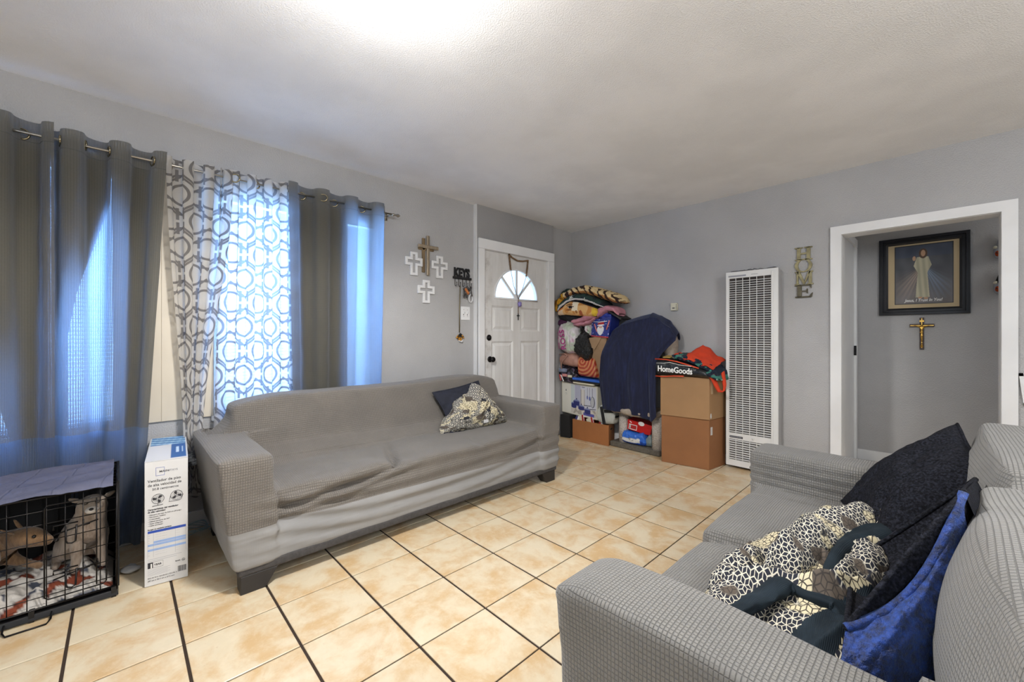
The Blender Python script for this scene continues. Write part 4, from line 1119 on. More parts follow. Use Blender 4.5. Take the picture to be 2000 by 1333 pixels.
m = MB(); m.ell((-2.678, -.203, ZG+.176), (.009, .008, .008)); m.build('nose', NOSE, dog2, True)
ear((-2.76, -.31, ZG+.230), (-2.80, -.345, ZG+.290), (0, .024, -.008), (.024, 0, 0), dog2, FUR2); ear((-2.715, -.325, ZG+.228), (-2.685, -.375, ZG+.285), (0, .024, -.008), (.022, 0, 0), dog2, FUR2)
for p in ((-2.682, -.268, ZG+.212), (-2.735, -.245, ZG+.214)):
    m = MB(); m.ell(p, (.007, .007, .007)); m.build('eye', NOSE, dog2, True)

# cable bundle by the skirting behind the box
m = MB(); random.seed(5)
for k in range(5):
    c = Vector((-3.02, .30, .02)); m.tube([c+Vector((.05*math.cos(a)*(1+.1*k), .09*math.sin(a)*(1-.06*k), .006*k+.012*math.sin(2*a+k))) for a in np.linspace(0, 2*PI, 25)[:-1]], .0028, 5, True)
m.tube([(-3.0, .38, .01), (-3.02, .5, .006), (-3.06, .62, .006)], .003, 5)
CABLE = M('pale_teal_cable', srgb(170, 190, 195), .5)
tag(m.build('cable_bundle', CABLE, None, True), 'pale coiled cable lying on the floor behind the sofa arm', 'cable')
m = MB(); m.ell((-2.75, .035, .012), (.05, .035, .012), 10, 6); 
sock = m.build('paper_scrap', PAPERW, None, True); tag(sock, 'crumpled pale scrap on the floor beside the crate', 'litter')
for v in sock.data.vertices: v.co += Vector((nz(*v.co, 40), nz(*v.co, 41, 2), abs(nz(*v.co, 42, 3))*.6))*.012

# ------------------------------------------------------------------ wall crosses, key rack, switch
def flatcross(name, label, yc, zc, w_, h, cw, mat, hole=.4, group=None, x0=XA+.001, th=.016, arm=.36):
    t = thing(name, (x0, yc, zc), label, 'cross', group)
    hw = w_/2; a = cw/2; z0, z1 = zc-h/2, zc+h/2; zt = z1-(w_-cw)/2*.98; zl = zt-cw
    def outline(k):
        return [(yc-a+k, z0+k), (yc+a-k, z0+k), (yc+a-k, zl+k), (yc+hw-k, zl+k), (yc+hw-k, zt-k), (yc+a-k, zt-k), (yc+a-k, z1-k), (yc-a+k, z1-k), (yc-a+k, zt-k), (yc-hw+k, zt-k), (yc-hw+k, zl+k), (yc-a+k, zl+k)]
    o = outline(0); i = outline(cw*hole/1.25); m = MB(); n = 12
    V = [(x0, *p) for p in o]+[(x0+th, *p) for p in o]+[(x0+th, *p) for p in i]+[(x0, *p) for p in i]
    F = []
    for r in range(3):
        for k in range(n): F.append((r*n+k, r*n+(k+1) % n, (r+1)*n+(k+1) % n, (r+1)*n+k))
    for k in range(n): F.append((3*n+k, 3*n+(k+1) % n, (k+1) % n, k))
    m.add(V, F); m.build('frame', mat, t, bevel=.002)
    m = MB(); q = outline(cw*.14)
    for k in range(n):
        p0, p1 = Vector(q[k]), Vector(q[(k+1) % n]); c = max(2, int((p1-p0).length/.009))
        for s in range(c):
            pp = p0.lerp(p1, s/c); m.box(x0+th, x0+th+.003, pp.x-.002, pp.x+.002, pp.y-.002, pp.y+.002)
    tag(m.build('bead_edging', mat, t), kind='stuff'); return t
WX = M('white_painted_wood', srgb(222, 222, 222), .5).var(.05, 30)
flatcross('wall_cross', 'white open-frame wall cross left of the wooden cross', 1.815, 1.785, .165, .20, .070, WX)
flatcross('wall_cross.001', 'white open-frame wall cross right of the wooden cross', 2.075, 1.785, .170, .20, .070, WX)
flatcross('wall_cross.002', 'white open-frame wall cross below the wooden cross', 1.937, 1.555, .170, .20, .070, WX)
BRZ = M('weathered_silver_brown_wood', srgb(150, 136, 116), .4, .35).var(.25, 30, stretch=(1, 1, .2)); BRZD = M('dark_brown_wood_back', srgb(120, 100, 72), .55).var(.3, 30, stretch=(1, 1, .2))
t = thing('wooden_cross', (XA, 1.94, 1.87), 'tall layered grey-brown wooden cross above three white crosses', 'cross')
m = MB(); m.box(XA+.001, XA+.014, 1.895, 1.925, 1.72, 2.02); m.box(XA+.001, XA+.014, 1.86, 2.015, 1.915, 1.945); m.build('back_bars', BRZD, t, bevel=.004)
m = MB(); m.box(XA+.014, XA+.030, 1.933, 1.963, 1.695, 2.045); m.build('upright', BRZ, t, bevel=.006)
m = MB(); m.box(XA+.020, XA+.034, 1.845, 2.052, 1.930, 1.960); m.build('crossbar', BRZ, t, bevel=.006)

t = thing('key_rack', (XA, 2.33, 1.72), 'black metal wall rack reading KEYS with five hooks beside the door', 'key rack')
text('KEYS', .115, (XA+.012, 2.232, 1.722), (0, 1, 0), (0, 0, 1), BLACKM, t, 'letters', 'LEFT', .004, .72, .005)
MB().box(XA+.001, XA+.018, 2.225, 2.437, 1.700, 1.722).build('rail', BLACKM, t, bevel=.002)
for k in range(5):
    y = 2.245+.043*k; m = MB(); m.tube([(XA+.012, y, 1.70), (XA+.012, y, 1.645), (XA+.016, y, 1.632), (XA+.030, y, 1.628), (XA+.038, y, 1.642), (XA+.038, y, 1.662)], .0028, 6); m.ell((XA+.038, y, 1.664), (.005, .005, .005), 8, 6); m.build('hook', BLACKM, t, True)
GOLD = M('amber_gold', srgb(190, 135, 50), .3, .6)
t = thing('hanging_keychain', (XA+.02, 2.29, 1.5), 'long thin chain with an amber beaded ornament hanging from the key rack', 'keychain')
BRASS = M('dull_brass_chain', srgb(128, 118, 84), .4, .7)
m = MB(); m.tube([(XA+.030, 2.288, 1.635), (XA+.018, 2.290, 1.4), (XA+.014, 2.291, 1.20)], .0030, 6); m.tube([(XA+.034, 2.289, 1.635), (XA+.014, 2.296, 1.4), (XA+.012, 2.298, 1.20)], .0026, 6); m.build('chain', BRASS, t, True)
m = MB(); random.seed(9)
for k in range(26):
    a = random.uniform(0, 2*PI); r_ = random.uniform(.008, .040); m.ell((XA+.020+random.uniform(-.006, .010), 2.297+r_*math.cos(a), 1.152+.024*math.sin(a)), (.009, .010, .009), 8, 6)
m.build('beads', GOLD, t, True)
m = MB(); m.ell((XA+.022, 2.312, 1.118), (.010, .016, .011)); m.ell((XA+.02, 2.292, 1.122), (.010, .014, .010)); m.build('pale_beads', WX, t, True)
m = MB(); m.prism([(2.262, 1.158), (2.334, 1.158), (2.297, 1.192)], 'x', XA+.016, XA+.032); m.build('dark_top', BLACKM, t)
t = thing('key_bunch', (XA+.03, 2.36, 1.6), 'bunch of dark keys with an orange tag hanging on the key rack', 'keys')
SILV = M('dark_silver_key', srgb(90, 88, 88), .35, .8)
random.seed(11)
for k in range(7):
    m = MB(); y = 2.335+.012*k; a = random.uniform(-.5, .5); L_ = random.uniform(.05, .085); z0 = 1.628-random.uniform(0, .02)
    p = Vector((XA+.030+.002*k, y, z0)); q = p+Vector((0, math.sin(a)*L_, -math.cos(a)*L_)); m.tube([p, q], .0042, 4); m.tube([p+Vector((0, .010*math.cos(b), .010*math.sin(b))) for b in np.linspace(0, 2*PI, 11)[:-1]], .003, 5, True); m.ell(q, (.004, .011, .012), 8, 6); m.build('key', SILV, t, True)
m = MB(); T_ = Matrix.Translation((XA+.046, 2.357, 1.588)) @ Matrix.Rotation(.7, 4, 'X'); m.box(-.006, .006, -.012, .012, -.032, .032, T_); m.build('orange_tag', M('orange_leather', srgb(186, 112, 62), .5), t, bevel=.003)
t = thing('ring_carabiner', (XA+.03, 2.42, 1.53), 'white oval ring clip hanging at the right end of the key rack', 'carabiner')
m = MB(); m.tube([(XA+.026, 2.418+.021*math.cos(a), 1.525+.036*math.sin(a)) for a in np.linspace(0, 2*PI, 21)[:-1]], .006, 8, True); m.build('ring', WX, t, True)
m = MB(); m.tube([(XA+.03, 2.417, 1.636), (XA+.026, 2.418, 1.56)], .0018, 5); m.build('link', SILV, t, True)
t = thing('light_switch', (XA, 2.385, 1.385), 'white double switch plate on the wall left of the front door', 'switch')
m = MB(); m.box(XA+.001, XA+.007, 2.318, 2.424, 1.318, 1.446); m.build('plate', WHITE, t, bevel=.004)
for y in (2.350, 2.394):
    m = MB(); m.hexa([(XA+.007, y-.004, 1.374), (XA+.020, y-.004, 1.388), (XA+.020, y+.004, 1.388), (XA+.007, y+.004, 1.374), (XA+.007, y-.004, 1.394), (XA+.022, y-.004, 1.396), (XA+.022, y+.004, 1.396), (XA+.007, y+.004, 1.394)]); m.build('toggle', WHITE, t)
    for z in (1.352, 1.415): MB().ell((XA+.007, y, z), (.0015, .003, .003), 8, 4).build('screw', SILV, t)
for y, k in ((2.347, 3), (2.391, 5)): blob('dark_mark', BLACKM, t, (XA+.0072, y, 1.368), (.0006, .004, .006), k, .4, 60, 3)  # small dark mark just below each toggle

# rosary on the door
t = thing('rosary', (-3.08, 3.03, 1.7), 'long brown wooden rosary hung on the front door over the fanlight', 'rosary')
WB = M('brown_wood_bead', srgb(120, 92, 62), .5); GB = M('grey_bead', srgb(110, 112, 122), .4); PUR = M('lilac_tassel', srgb(140, 130, 190), .8)
xr = -3.076
def bead(path, r, step, mat, name):
    pts = [Vector(p) for p in path]; m = MB(); acc = 0
    for a, b in zip(pts[:-1], pts[1:]):
        L_ = (b-a).length; s = acc
        while s < L_: m.ell(a.lerp(b, s/L_), (r, r, r*.8), 6, 4); s += step
        acc = s-L_
    m.tube(pts, .0012, 4); return tag(m.build(name, mat, t, True, fix=False))
P1 = (xr, 2.905, 2.012-.0); P2 = (xr, 3.185, 1.985); PM = (xr+.006, 3.035, 1.555)
bead([P1, (xr, 2.95, 1.985), (xr, 3.03, 1.962), (xr, 3.11, 1.968), P2], .0115, .016, WB, 'top_beads')
bead([P1, (xr, 2.918, 1.93), (xr, 2.93, 1.855)], .0115, .017, WB, 'left_beads'); bead([P2, (xr, 3.175, 1.90), (xr, 3.158, 1.81)], .0115, .017, WB, 'right_beads')
bead([(xr, 2.93, 1.855), (xr+.003, 2.965, 1.70), PM], .0055, .012, GB, 'left_chain'); bead([(xr, 3.158, 1.81), (xr+.003, 3.10, 1.67), PM], .0055, .012, GB, 'right_chain')
bead([PM, (xr+.006, 3.033, 1.40)], .0065, .013, WB, 'pendant_beads')
m = MB(); m.box(xr+.002, xr+.008, 3.029, 3.037, 1.335, 1.405); m.box(xr+.002, xr+.008, 3.014, 3.052, 1.378, 1.387); m.build('cross', BLACKM, t)
blob('tassel', PUR, t, (xr+.010, 3.05, 1.505), (.012, .026, .030), 4, .8, 40, 3)
for p in (P1, P2): MB().ell(p, (.006, .006, .006), 8, 6).build('nail', DKMETAL, t, True)

# ------------------------------------------------------------------ wall B: thermostat, heater, HOME letters
t = thing('thermostat', (-1.82, YB, 1.43), 'small cream thermostat on the grey wall above the cardboard boxes', 'thermostat')
IV = M('ivory_plastic', srgb(206, 202, 180), .5)
m = MB(); m.box(-1.855, -1.790, YB-.028, YB-.001, 1.42, 1.495); m.build('case', IV, t, bevel=.004)
MB().box(-1.846, -1.806, YB-.031, YB-.028, 1.458, 1.484).build('cover', IV, t, bevel=.001)
MB().box(-1.835, -1.812, YB-.0315, YB-.028, 1.440, 1.449).build('window', INK, t)
for k in range(4): MB().box(-1.80, -1.792, YB-.0295, YB-.028, 1.43+.014*k, 1.436+.014*k).build('vent_slot', INK, t)

HX0, HX1, HYF, HZ0, HZ1 = -1.303, -.905, YB-.125, .03, 1.724
ht = thing('wall_heater', ((HX0+HX1)/2, YB-.06, HZ0), 'tall white louvred wall heater beside the stacked cardboard boxes', 'heater')
HW = M('white_enamel_metal', srgb(222, 222, 220), .35); HG = M('grey_heater_side', srgb(176, 176, 178), .45); HD = M('dark_heater_interior', srgb(38, 36, 36), .8)
HI = M('heater_inner_metal', srgb(62, 55, 52), .6, .3).var(.6, 7, stretch=(1, 1, 3))
m = MB(); m.box(HX0+.006, HX1-.002, HYF+.016, YB-.001, HZ0, HZ1-.006); m.build('casing', HG, ht, bevel=.006)
m = MB(); f = .038; gz = .262
for a, b, c, d in ((HX0, HX0+.026, HZ0, HZ1), (HX1-.048, HX1, HZ0, HZ1), (HX0+.026, HX1-.048, HZ1-.055, HZ1), (HX0+.026, HX1-.048, gz, gz+.055), (HX0+.026, HX1-.048, HZ0, HZ0+.052)):
    m.box(a, b, HYF, HYF+.016, c, d)
m.build('front_frame', HW, ht)
m = MB(); m.box(HX1-.050, HX1-.034, HYF-.006, HYF, HZ0+.02, HZ1-.02); m.build('edge_bead', HW, ht, bevel=.003)
MB().box(HX0+.02, HX1-.04, HYF+.013, HYF+.0155, HZ0+.04, HZ1-.05).build('dark_interior', HI, ht)
gx0, gx1 = HX0+.026, HX1-.048
def slatrow(z0, z1, pit, name):
    n = int((z1-z0)/pit); me = None
    for k in range(n):
        z = z0+pit*(k+.6)
        if me is None:
            s0 = MB(); L_ = (gx1-gx0)/2; s0.hexa([(-L_, -.006, -.0035), (L_, -.006, -.0035), (L_, .006, .0015), (-L_, .006, .0015), (-L_, -.006, -.0005), (L_, -.006, -.0005), (L_, .006, .0045), (-L_, .006, .0045)])
            o = s0.build(name, HW, None); me = o.data; o.parent = ht
        else: o = bpy.data.objects.new(name, me); C.objects.link(o); o.parent = ht
        o.location = ((gx0+gx1)/2-ht.location.x, HYF+.006-ht.location.y, z-ht.location.z)
slatrow(gz+.055, HZ1-.055, .0196, 'louvre'); slatrow(HZ0+.052, gz, .0196, 'louvre')
for k in range(1, 6):
    x = lerp(gx0, gx1, k/6); MB().box(x-.0022, x+.0022, HYF-.001, HYF+.003, gz+.05, HZ1-.05).build('upright_wire', HW, ht); MB().box(x-.0022, x+.0022, HYF-.001, HYF+.003, HZ0+.05, gz+.002).build('upright_wire', HW, ht)
MB().box(HX0+.030, HX0+.135, HYF-.0012, HYF, gz+.012, gz+.030).build('name_plate', INK, ht)
for k in range(9): MB().box(HX0+.036+.0105*k, HX0+.042+.0105*k, HYF-.0018, HYF-.0012, gz+.016, gz+.026).build('plate_mark', INKL, ht)
m = MB(); m.tube([(HX0+.215, HYF, gz+.028), (HX0+.215, HYF-.006, gz+.028)], .009, 14); m.build('latch_button', HW, ht, True)
m = MB(); m.box(HX0+.02, HX0+.16, HYF-.0008, HYF, HZ1-.044, HZ1-.030); m.box(HX0+.20, HX0+.25, HYF-.0008, HYF, HZ1-.036, HZ1-.032); m.build('sticker', INKL, ht)
FOIL = M('crumpled_foil', srgb(150, 150, 152), .35, .7)
m = MB(); random.seed(4)
pts = [(lerp(HX0+.03, HX1-.03, s)+random.uniform(-.008, .008), YB-.06+random.uniform(-.02, .02), HZ1+.006+random.uniform(0, .014)) for s in np.linspace(0, 1, 20)]
m.tube(pts, [.004+.006*random.random() for _ in pts], 5); tag(m.build('foil_strip', FOIL, None), 'crumpled grey foil strip lying on top of the wall heater', 'foil')

t = thing('home_sign', (-.757, YB, 1.67), 'vertical bronze letters spelling HOME on the wall right of the heater', 'sign')
GL = M('antique_gold_metal', srgb(150, 142, 108), .55, .35).var(.25, 20); GLD = M('darkened_bronze_metal', srgb(96, 90, 72), .55, .35).var(.2, 20)
yf = YB-.016; yb_ = YB-.001
def LT(name, parts, mat):
    m = MB()
    for q in parts: m.prism(q, 'y', yf, yb_)
    m.build(name, mat, t, bevel=.0015)
def rect(a, b, c, d): return [(a, c), (b, c), (b, d), (a, d)]
z0 = 1.782; LT('letter_h', [rect(-.800, -.775, z0, z0+.10), rect(-.735, -.710, z0, z0+.10), rect(-.776, -.734, z0+.042, z0+.056), rect(-.815, -.762, z0+.092, z0+.102), rect(-.75, -.697, z0+.092, z0+.102), rect(-.812, -.764, z0-.004, z0+.006), rect(-.747, -.697, z0-.004, z0+.006)], GL)
z0 = 1.735; m = MB(); n = 36
V = [];F = []
for k in range(n):
    a = 2*PI*k/n
    for (rx, rz, y) in ((.058, .055, yf), (.058, .055, yb_), (.036, .046, yb_), (.036, .046, yf)): V.append((-.756+rx*math.cos(a), y, z0+rz*math.sin(a)))
for k in range(n):
    for q in range(4): F.append((k*4+q, k*4+(q+1) % 4, ((k+1) % n)*4+(q+1) % 4, ((k+1) % n)*4+q))
m.add(V, F); m.build('letter_o', GL, t)
z0 = 1.582; LT('letter_m', [rect(-.803, -.789, z0, z0+.102), rect(-.722, -.700, z0, z0+.102), [(-.803, z0+.105), (-.780, z0+.105), (-.745, z0+.014), (-.757, z0+.0)], [(-.757, z0+.0), (-.747, z0), (-.706, z0+.105), (-.722, z0+.105)], rect(-.815, -.780, z0-.004, z0+.005), rect(-.733, -.690, z0-.004, z0+.005), rect(-.812, -.785, z0+.096, z0+.106), rect(-.72, -.692, z0+.096, z0+.106)], GL)
z0 = 1.478; LT('letter_e', [rect(-.798, -.768, z0, z0+.10), rect(-.812, -.705, z0-.004, z0+.008), rect(-.812, -.705, z0+.092, z0+.102), rect(-.77, -.728, z0+.044, z0+.054), [(-.722, z0), (-.700, z0), (-.694, z0+.035), (-.704, z0+.028)], [(-.72, z0+.10), (-.704, z0+.10), (-.704, z0+.068), (-.712, z0+.08)], rect(-.735, -.727, z0+.030, z0+.068)], GLD)

# white-framed corner at the right edge of the view
t = thing('white_photo_frame', (.43, YB, .84), 'white picture frame at the right edge, only its left side visible', 'picture frame')
T_ = Matrix.Translation((.43, YB-.012, .84)) @ Matrix.Rotation(-.10, 4, 'Y')
m = MB()
for a, b, c, d in ((-.08, -.062, -.1, .1), (.062, .08, -.1, .1), (-.08, .08, .082, .1), (-.08, .08, -.1, -.082)): m.box(a, b, -.008, .008, c, d, T_)
m.build('frame', WHITE, t); MB().box(-.063, .063, -.002, .006, -.083, .083, T_).build('photo', INK, t)

# ------------------------------------------------------------------ hall: picture, crucifix, hanging figures
HB = HY-.001
pc = thing('framed_picture', (-.095, HB, 1.70), 'black framed religious print with cream mat and words Jesus I Trust In You', 'picture')
FR = M('black_painted_wood_frame', srgb(26, 27, 32), .35); MATB = M('cream_mat_board', srgb(196, 176, 140), .8)
px0, px1, pz0, pz1 = -.378, .182, 1.352, 2.040
def ring_frame(o0, o1, y0, y1, name, mat, par):
    m = MB(); a, b, c, d = px0+o0, px1-o0, pz0+o0, pz1-o0; e_, f_, g_, h_ = px0+o1, px1-o1, pz0+o1, pz1-o1
    V = [(a, y0, c), (b, y0, c), (b, y0, d), (a, y0, d), (e_, y1, g_), (f_, y1, g_), (f_, y1, h_), (e_, y1, h_), (a, HB, c), (b, HB, c), (b, HB, d), (a, HB, d), (e_, HB-.004, g_), (f_, HB-.004, g_), (f_, HB-.004, h_), (e_, HB-.004, h_)]
    F = []
    for k in range(4): q = (k+1) % 4; F += [(k, q, 4+q, 4+k), (k, 8+k, 8+q, q), (4+k, 4+q, 12+q, 12+k)]
    m.add(V, F); m.build(name, mat, par, bevel=.002)
ring_frame(0, .024, HB-.030, HB-.034, 'outer_frame', FR, pc); ring_frame(.024, .046, HB-.022, HB-.026, 'middle_moulding', FR, pc); ring_frame(.046, .062, HB-.020, HB-.012, 'inner_moulding', FR, pc)
MB().box(px0+.058, px1-.058, HB-.012, HB-.008, pz0+.058, pz1-.058).build('mat', MATB, pc)
ix0, ix1, iz0, iz1 = -.268, .082, 1.452, 1.960
def paint(u, v):
    X_ = (u-.5); q = nz(u*3, v*3, 2, 1.6, 8)
    base = np.array(srgb(84, 86, 92)[:3])*(.8+.5*q)+np.array(srgb(120, 108, 100)[:3])*max(0, .6-v)*.9
    if v > .8: base = base*.75+np.array(srgb(40, 60, 96)[:3])*.35
    c = base
    cream = np.array(srgb(206, 200, 170)[:3]); brn = np.array(srgb(86, 62, 44)[:3]); skin = np.array(srgb(190, 150, 118)[:3])
    # warm and cool glows to both sides
    for sgn, tint in ((-1, srgb(206, 180, 158)), (1, srgb(160, 184, 214))):
        dx = sgn*(X_-.0); dz = .66-v
        if dx > .02 and dz > 0:
            an = math.atan2(dx, dz); w_ = math.exp(-((an-.62)/.34)**2)*max(0, 1-math.hypot(dx, dz)/.75)
            c = c+(np.array(tint[:3])-c)*min(1, w_*(.55+.25*math.sin(an*46)))
    # robed standing figure
    hw = .060+.085*max(0, (.80-v))*.9
    if .10 < v < .80:
        sh = .13 if v > .60 else hw
        sh = lerp(.10, .16, (.80-v)/.15) if v > .65 else (lerp(.16, .085, min(1, (.65-v)/.12)) if v > .53 else lerp(.085, .125, (.53-v)/.43))
        if abs(X_+.01) < sh: c = cream*(.78+.25*math.sin(X_*60+v*6)*.5+.1*q)
    if (X_/.075)**2+((v-.855)/.085)**2 < 1: c = brn
    if (X_/.040)**2+((v-.860)/.055)**2 < 1: c = skin
    if ((X_+.16)/.03)**2+((v-.78)/.04)**2 < 1: c = skin
    if ((X_+.05)/.04)**2+((v-.095)/.018)**2 < 1 or ((X_-.05)/.04)**2+((v-.085)/.018)**2 < 1: c = skin
    return tuple(np.clip(c, 0, 1))
grid(240, 340, lambda u, v: (lerp(ix0, ix1, u), HB-.0125, lerp(iz0, iz1, v)), 'print', VCOL, pc, None, paint)
for a, b, c, d in ((ix0-.006, ix0, iz0-.006, iz1+.006), (ix1, ix1+.006, iz0-.006, iz1+.006), (ix0, ix1, iz1, iz1+.006), (ix0, ix1, iz0-.006, iz0)): MB().box(a, b, HB-.0135, HB-.011, c, d).build('fillet', FR, pc)
text('Jesus, I Trust In You!', .034, ((ix0+ix1)/2, HB-.0133, 1.468), (1, 0, 0), (0, 0, 1), WINK, pc, 'lettering', 'CENTER', .0006, .80, .0009, .25)
t = thing('crucifix', (-.10, HB, 1.2), 'dark wooden crucifix with golden figure under the framed picture', 'crucifix')
DW = M('dark_walnut', srgb(66, 42, 26), .4); GD = M('polished_gold', srgb(206, 160, 78), .25, .9)
m = MB(); m.box(-.115, -.087, HB-.014, HB, 1.045, 1.325); m.box(-.178, -.024, HB-.014, HB, 1.243, 1.270); m.build('cross', DW, t, bevel=.002)
m = MB(); m.box(-.174, -.028, HB-.017, HB-.014, 1.253, 1.260); m.box(-.104, -.098, HB-.017, HB-.014, 1.06, 1.32); m.build('gold_inlay', GD, t)
m = MB(); m.box(-.115, -.087, HB-.019, HB-.015, 1.288, 1.302); m.build('title_plaque', GD, t)
skin_body('figure', [[((-.101, HB-.026, 1.195), .0075), ((-.101, HB-.027, 1.215), .0085), ((-.101, HB-.026, 1.238), .0105), ((-.101, HB-.028, 1.248), .005), ((-.103, HB-.032, 1.256), .0085)],
    [2, ((-.128, HB-.022, 1.250), .0038), ((-.155, HB-.018, 1.262), .003)], [2, ((-.074, HB-.022, 1.250), .0038), ((-.047, HB-.018, 1.262), .003)],
    [0, ((-.104, HB-.030, 1.165), .006), ((-.102, HB-.024, 1.135), .0045), ((-.101, HB-.022, 1.112), .003)], [0, ((-.098, HB-.030, 1.165), .006), ((-.099, HB-.026, 1.135), .0045), ((-.100, HB-.024, 1.114), .003)]], t, GD)
m = MB(); m.tube([(-.101, HB-.018, 1.075+0), (-.101, HB-.017, 1.10)], [.010, .004], 6); m.ell((-.101, HB-.018, 1.075), (.011, .004, .011), 8, 6); m.ell((-.103, HB-.028, 1.198), (.012, .008, .010), 8, 6); m.build('skull_ornament', GD, t, True)
ORG = M('orange_felt', srgb(206, 84, 34), .8); GREYF = M('grey_felt', srgb(150, 152, 160), .9)
for k, (zc, top, lab) in enumerate(((1.86, GREYF, 'hanging felt figure with grey hat and orange pumpkin, upper one by the hall opening'), (1.58, BLACKM, 'hanging felt figure with black pointed hat and orange pumpkin, lower one by the hall opening'))):
    x = .352; t = thing('hanging_figure', (x, HB-.04, zc), lab, 'ornament')
    blob('body', GREYF, t, (x, HB-.035, zc-.03), (.050, .03, .058), k, .15, 20, 3)
    m = MB(); m.tube([(x, HB-.035, zc+.005), (x-.002, HB-.035, zc+.06), (x+.003, HB-.035, zc+.135)], [.045, .025, .004], 12); m.build('hat', top, t, True)
    m = MB(); m.ell((x-.038, HB-.055, zc+.008), (.014, .014, .012)); m.build('hand', IV, t, True)
    m = MB()
    for q in range(7):
        a = 2*PI*q/7; m.ell((x-.020+.010*math.cos(a), HB-.068, zc-.045+.0*math.sin(a)), (.014, .014, .022), 8, 6)
    m.build('pumpkin', ORG, t, True)
    for q in (-.006, .008): MB().ell((x-.028+q, HB-.085, zc-.042), (.004, .003, .005), 6, 4).build('pumpkin_eye', BLACKM, t)

# ------------------------------------------------------------------ storage pile by the back wall
def carton(name, label, c4, z0, z1, mat, open_top=False, cat='box', flaps=True):
    """c4: front-left, front-right, back-right, back-left floor corners"""
    P_ = [Vector((a, b, 0)) for a, b in c4]; base = sum(P_, Vector())/4; t = thing(name, (base.x, base.y, z0), label, cat)
    wl_ = .005; z = lambda p, h: (p.x, p.y, h)
    m = MB()
    if open_top:
        cc = base; inn_ = [p+(cc-p).normalized()*.012 for p in P_]
        V = [z(p, z0) for p in P_]+[z(p, z1) for p in P_]+[z(p, z1) for p in inn_]+[z(p, z0+.01) for p in inn_]
        F = [(3, 2, 1, 0)]
        for r in range(3):
            for k in range(4): F.append((r*4+k, r*4+(k+1) % 4, (r+1)*4+(k+1) % 4, (r+1)*4+k))
        F.append((12, 13, 14, 15)); m.add(V, F)
    else: m.hexa([z(p, z0) for p in P_]+[z(p, z1-.004) for p in P_])
    m.build('carton', mat, t, bevel=.004)
    if not open_top and flaps:
        a, b, c, d = P_
        for (p, q, r, s) in ((a, b, b.lerp(c, .495), a.lerp(d, .495)), (a.lerp(d, .505), b.lerp(c, .505), c, d)):
            MB().hexa([z(v, z1-.004) for v in (p, q, r, s)]+[z(v, z1) for v in (p, q, r, s)]).build('flap', mat, t, bevel=.001)
    return t
t = carton('cardboard_box', 'large reddish brown cardboard box on the floor, under the tan box', [(-1.779, 3.624), (-1.372, 3.678), (-1.335, 3.955), (-1.745, 3.90)], .001, .434, CARD1)
MB().hexa([(-1.3695, 3.700, .30), (-1.3655, 3.730, .30), (-1.3645, 3.730, .30), (-1.3685, 3.700, .30), (-1.3695, 3.700, .37), (-1.3655, 3.730, .37), (-1.3645, 3.730, .37), (-1.3685, 3.700, .37)]).build('shipping_label', PAPERW, t)
t = carton('cardboard_box', 'tan cardboard box stacked on the reddish box, bags of clothes on top', [(-1.785, 3.615), (-1.366, 3.665), (-1.330, 3.955), (-1.745, 3.90)], .436, .800, CARD2)
TAPE = M('worn_clear_tape', srgb(186, 160, 120), .3)
MB().hexa([(-1.3625, 3.690, .66), (-1.3582, 3.725, .66), (-1.3575, 3.725, .66), (-1.3615, 3.690, .66), (-1.3625, 3.690, .80), (-1.3582, 3.725, .80), (-1.3575, 3.725, .80), (-1.3615, 3.690, .80)]).build('tape', TAPE, t)
o = blob('torn_patch', PAPERW, t, (-1.362, 3.69, .47), (.003, .012, .022), 3, .5, 60, 3)
carton('black_bin', 'matte black storage bin on the floor beside the open brown box', [(-3.035, 3.68), (-2.915, 3.705), (-2.90, 3.96), (-3.02, 3.95)], .001, .262, BLACKM)
t = carton('open_carton', 'low open orange-brown carton with snack boxes sticking out, on the floor', [(-2.893, 3.728), (-2.410, 3.722), (-2.50, 3.975), (-2.88, 3.975)], .001, .222, CARD3, True)
m = MB(); m.tube([(-2.4415, 3.80, .165), (-2.452, 3.84, .165)], .010, 8); m.build('hand_hole', BLACKM, t)
REDP = M('red_printed_card', srgb(168, 34, 34), .5); CRM = M('cream_printed_card', srgb(214, 206, 180), .5); IND = M('indigo_card', srgb(66, 64, 120), .5)
for k, (x, y, w_, h, an, a, b, nm) in enumerate(((-2.87, 3.738, .05, .10, .25, IND, WINK, 'indigo packet at the left end inside the open carton'), (-2.785, 3.738, .085, .115, -.30, CRM, REDP, 'cream and red snack box, left one in the open carton'), (-2.655, 3.738, .085, .105, -.38, CRM, REDP, 'cream and red snack box, right one in the open carton'), (-2.545, 3.738, .05, .075, .2, REDP, WINK, 'red striped packet at the right end of the open carton'))):
    t = thing('snack_box', (x, y, .12), nm, 'packet'); T_ = Matrix.Translation((x, y, .16)) @ Matrix.Rotation(an, 4, 'Y') @ Matrix.Rotation(-.2, 4, 'X')
    MB().box(-w_/2, w_/2, 0.008, .035, -.02, h, T_).build('carton', a, t, bevel=.002); MB().box(w_/2-.02, w_/2+.001, 0.007, .036, -.02, h+.001, T_).build('side_band', b, t); 
    MB().box(w_/2+.0012, w_/2+.002, .01, .02, -.02, h, T_).build('stripe', WINK if b is REDP else REDP, t)

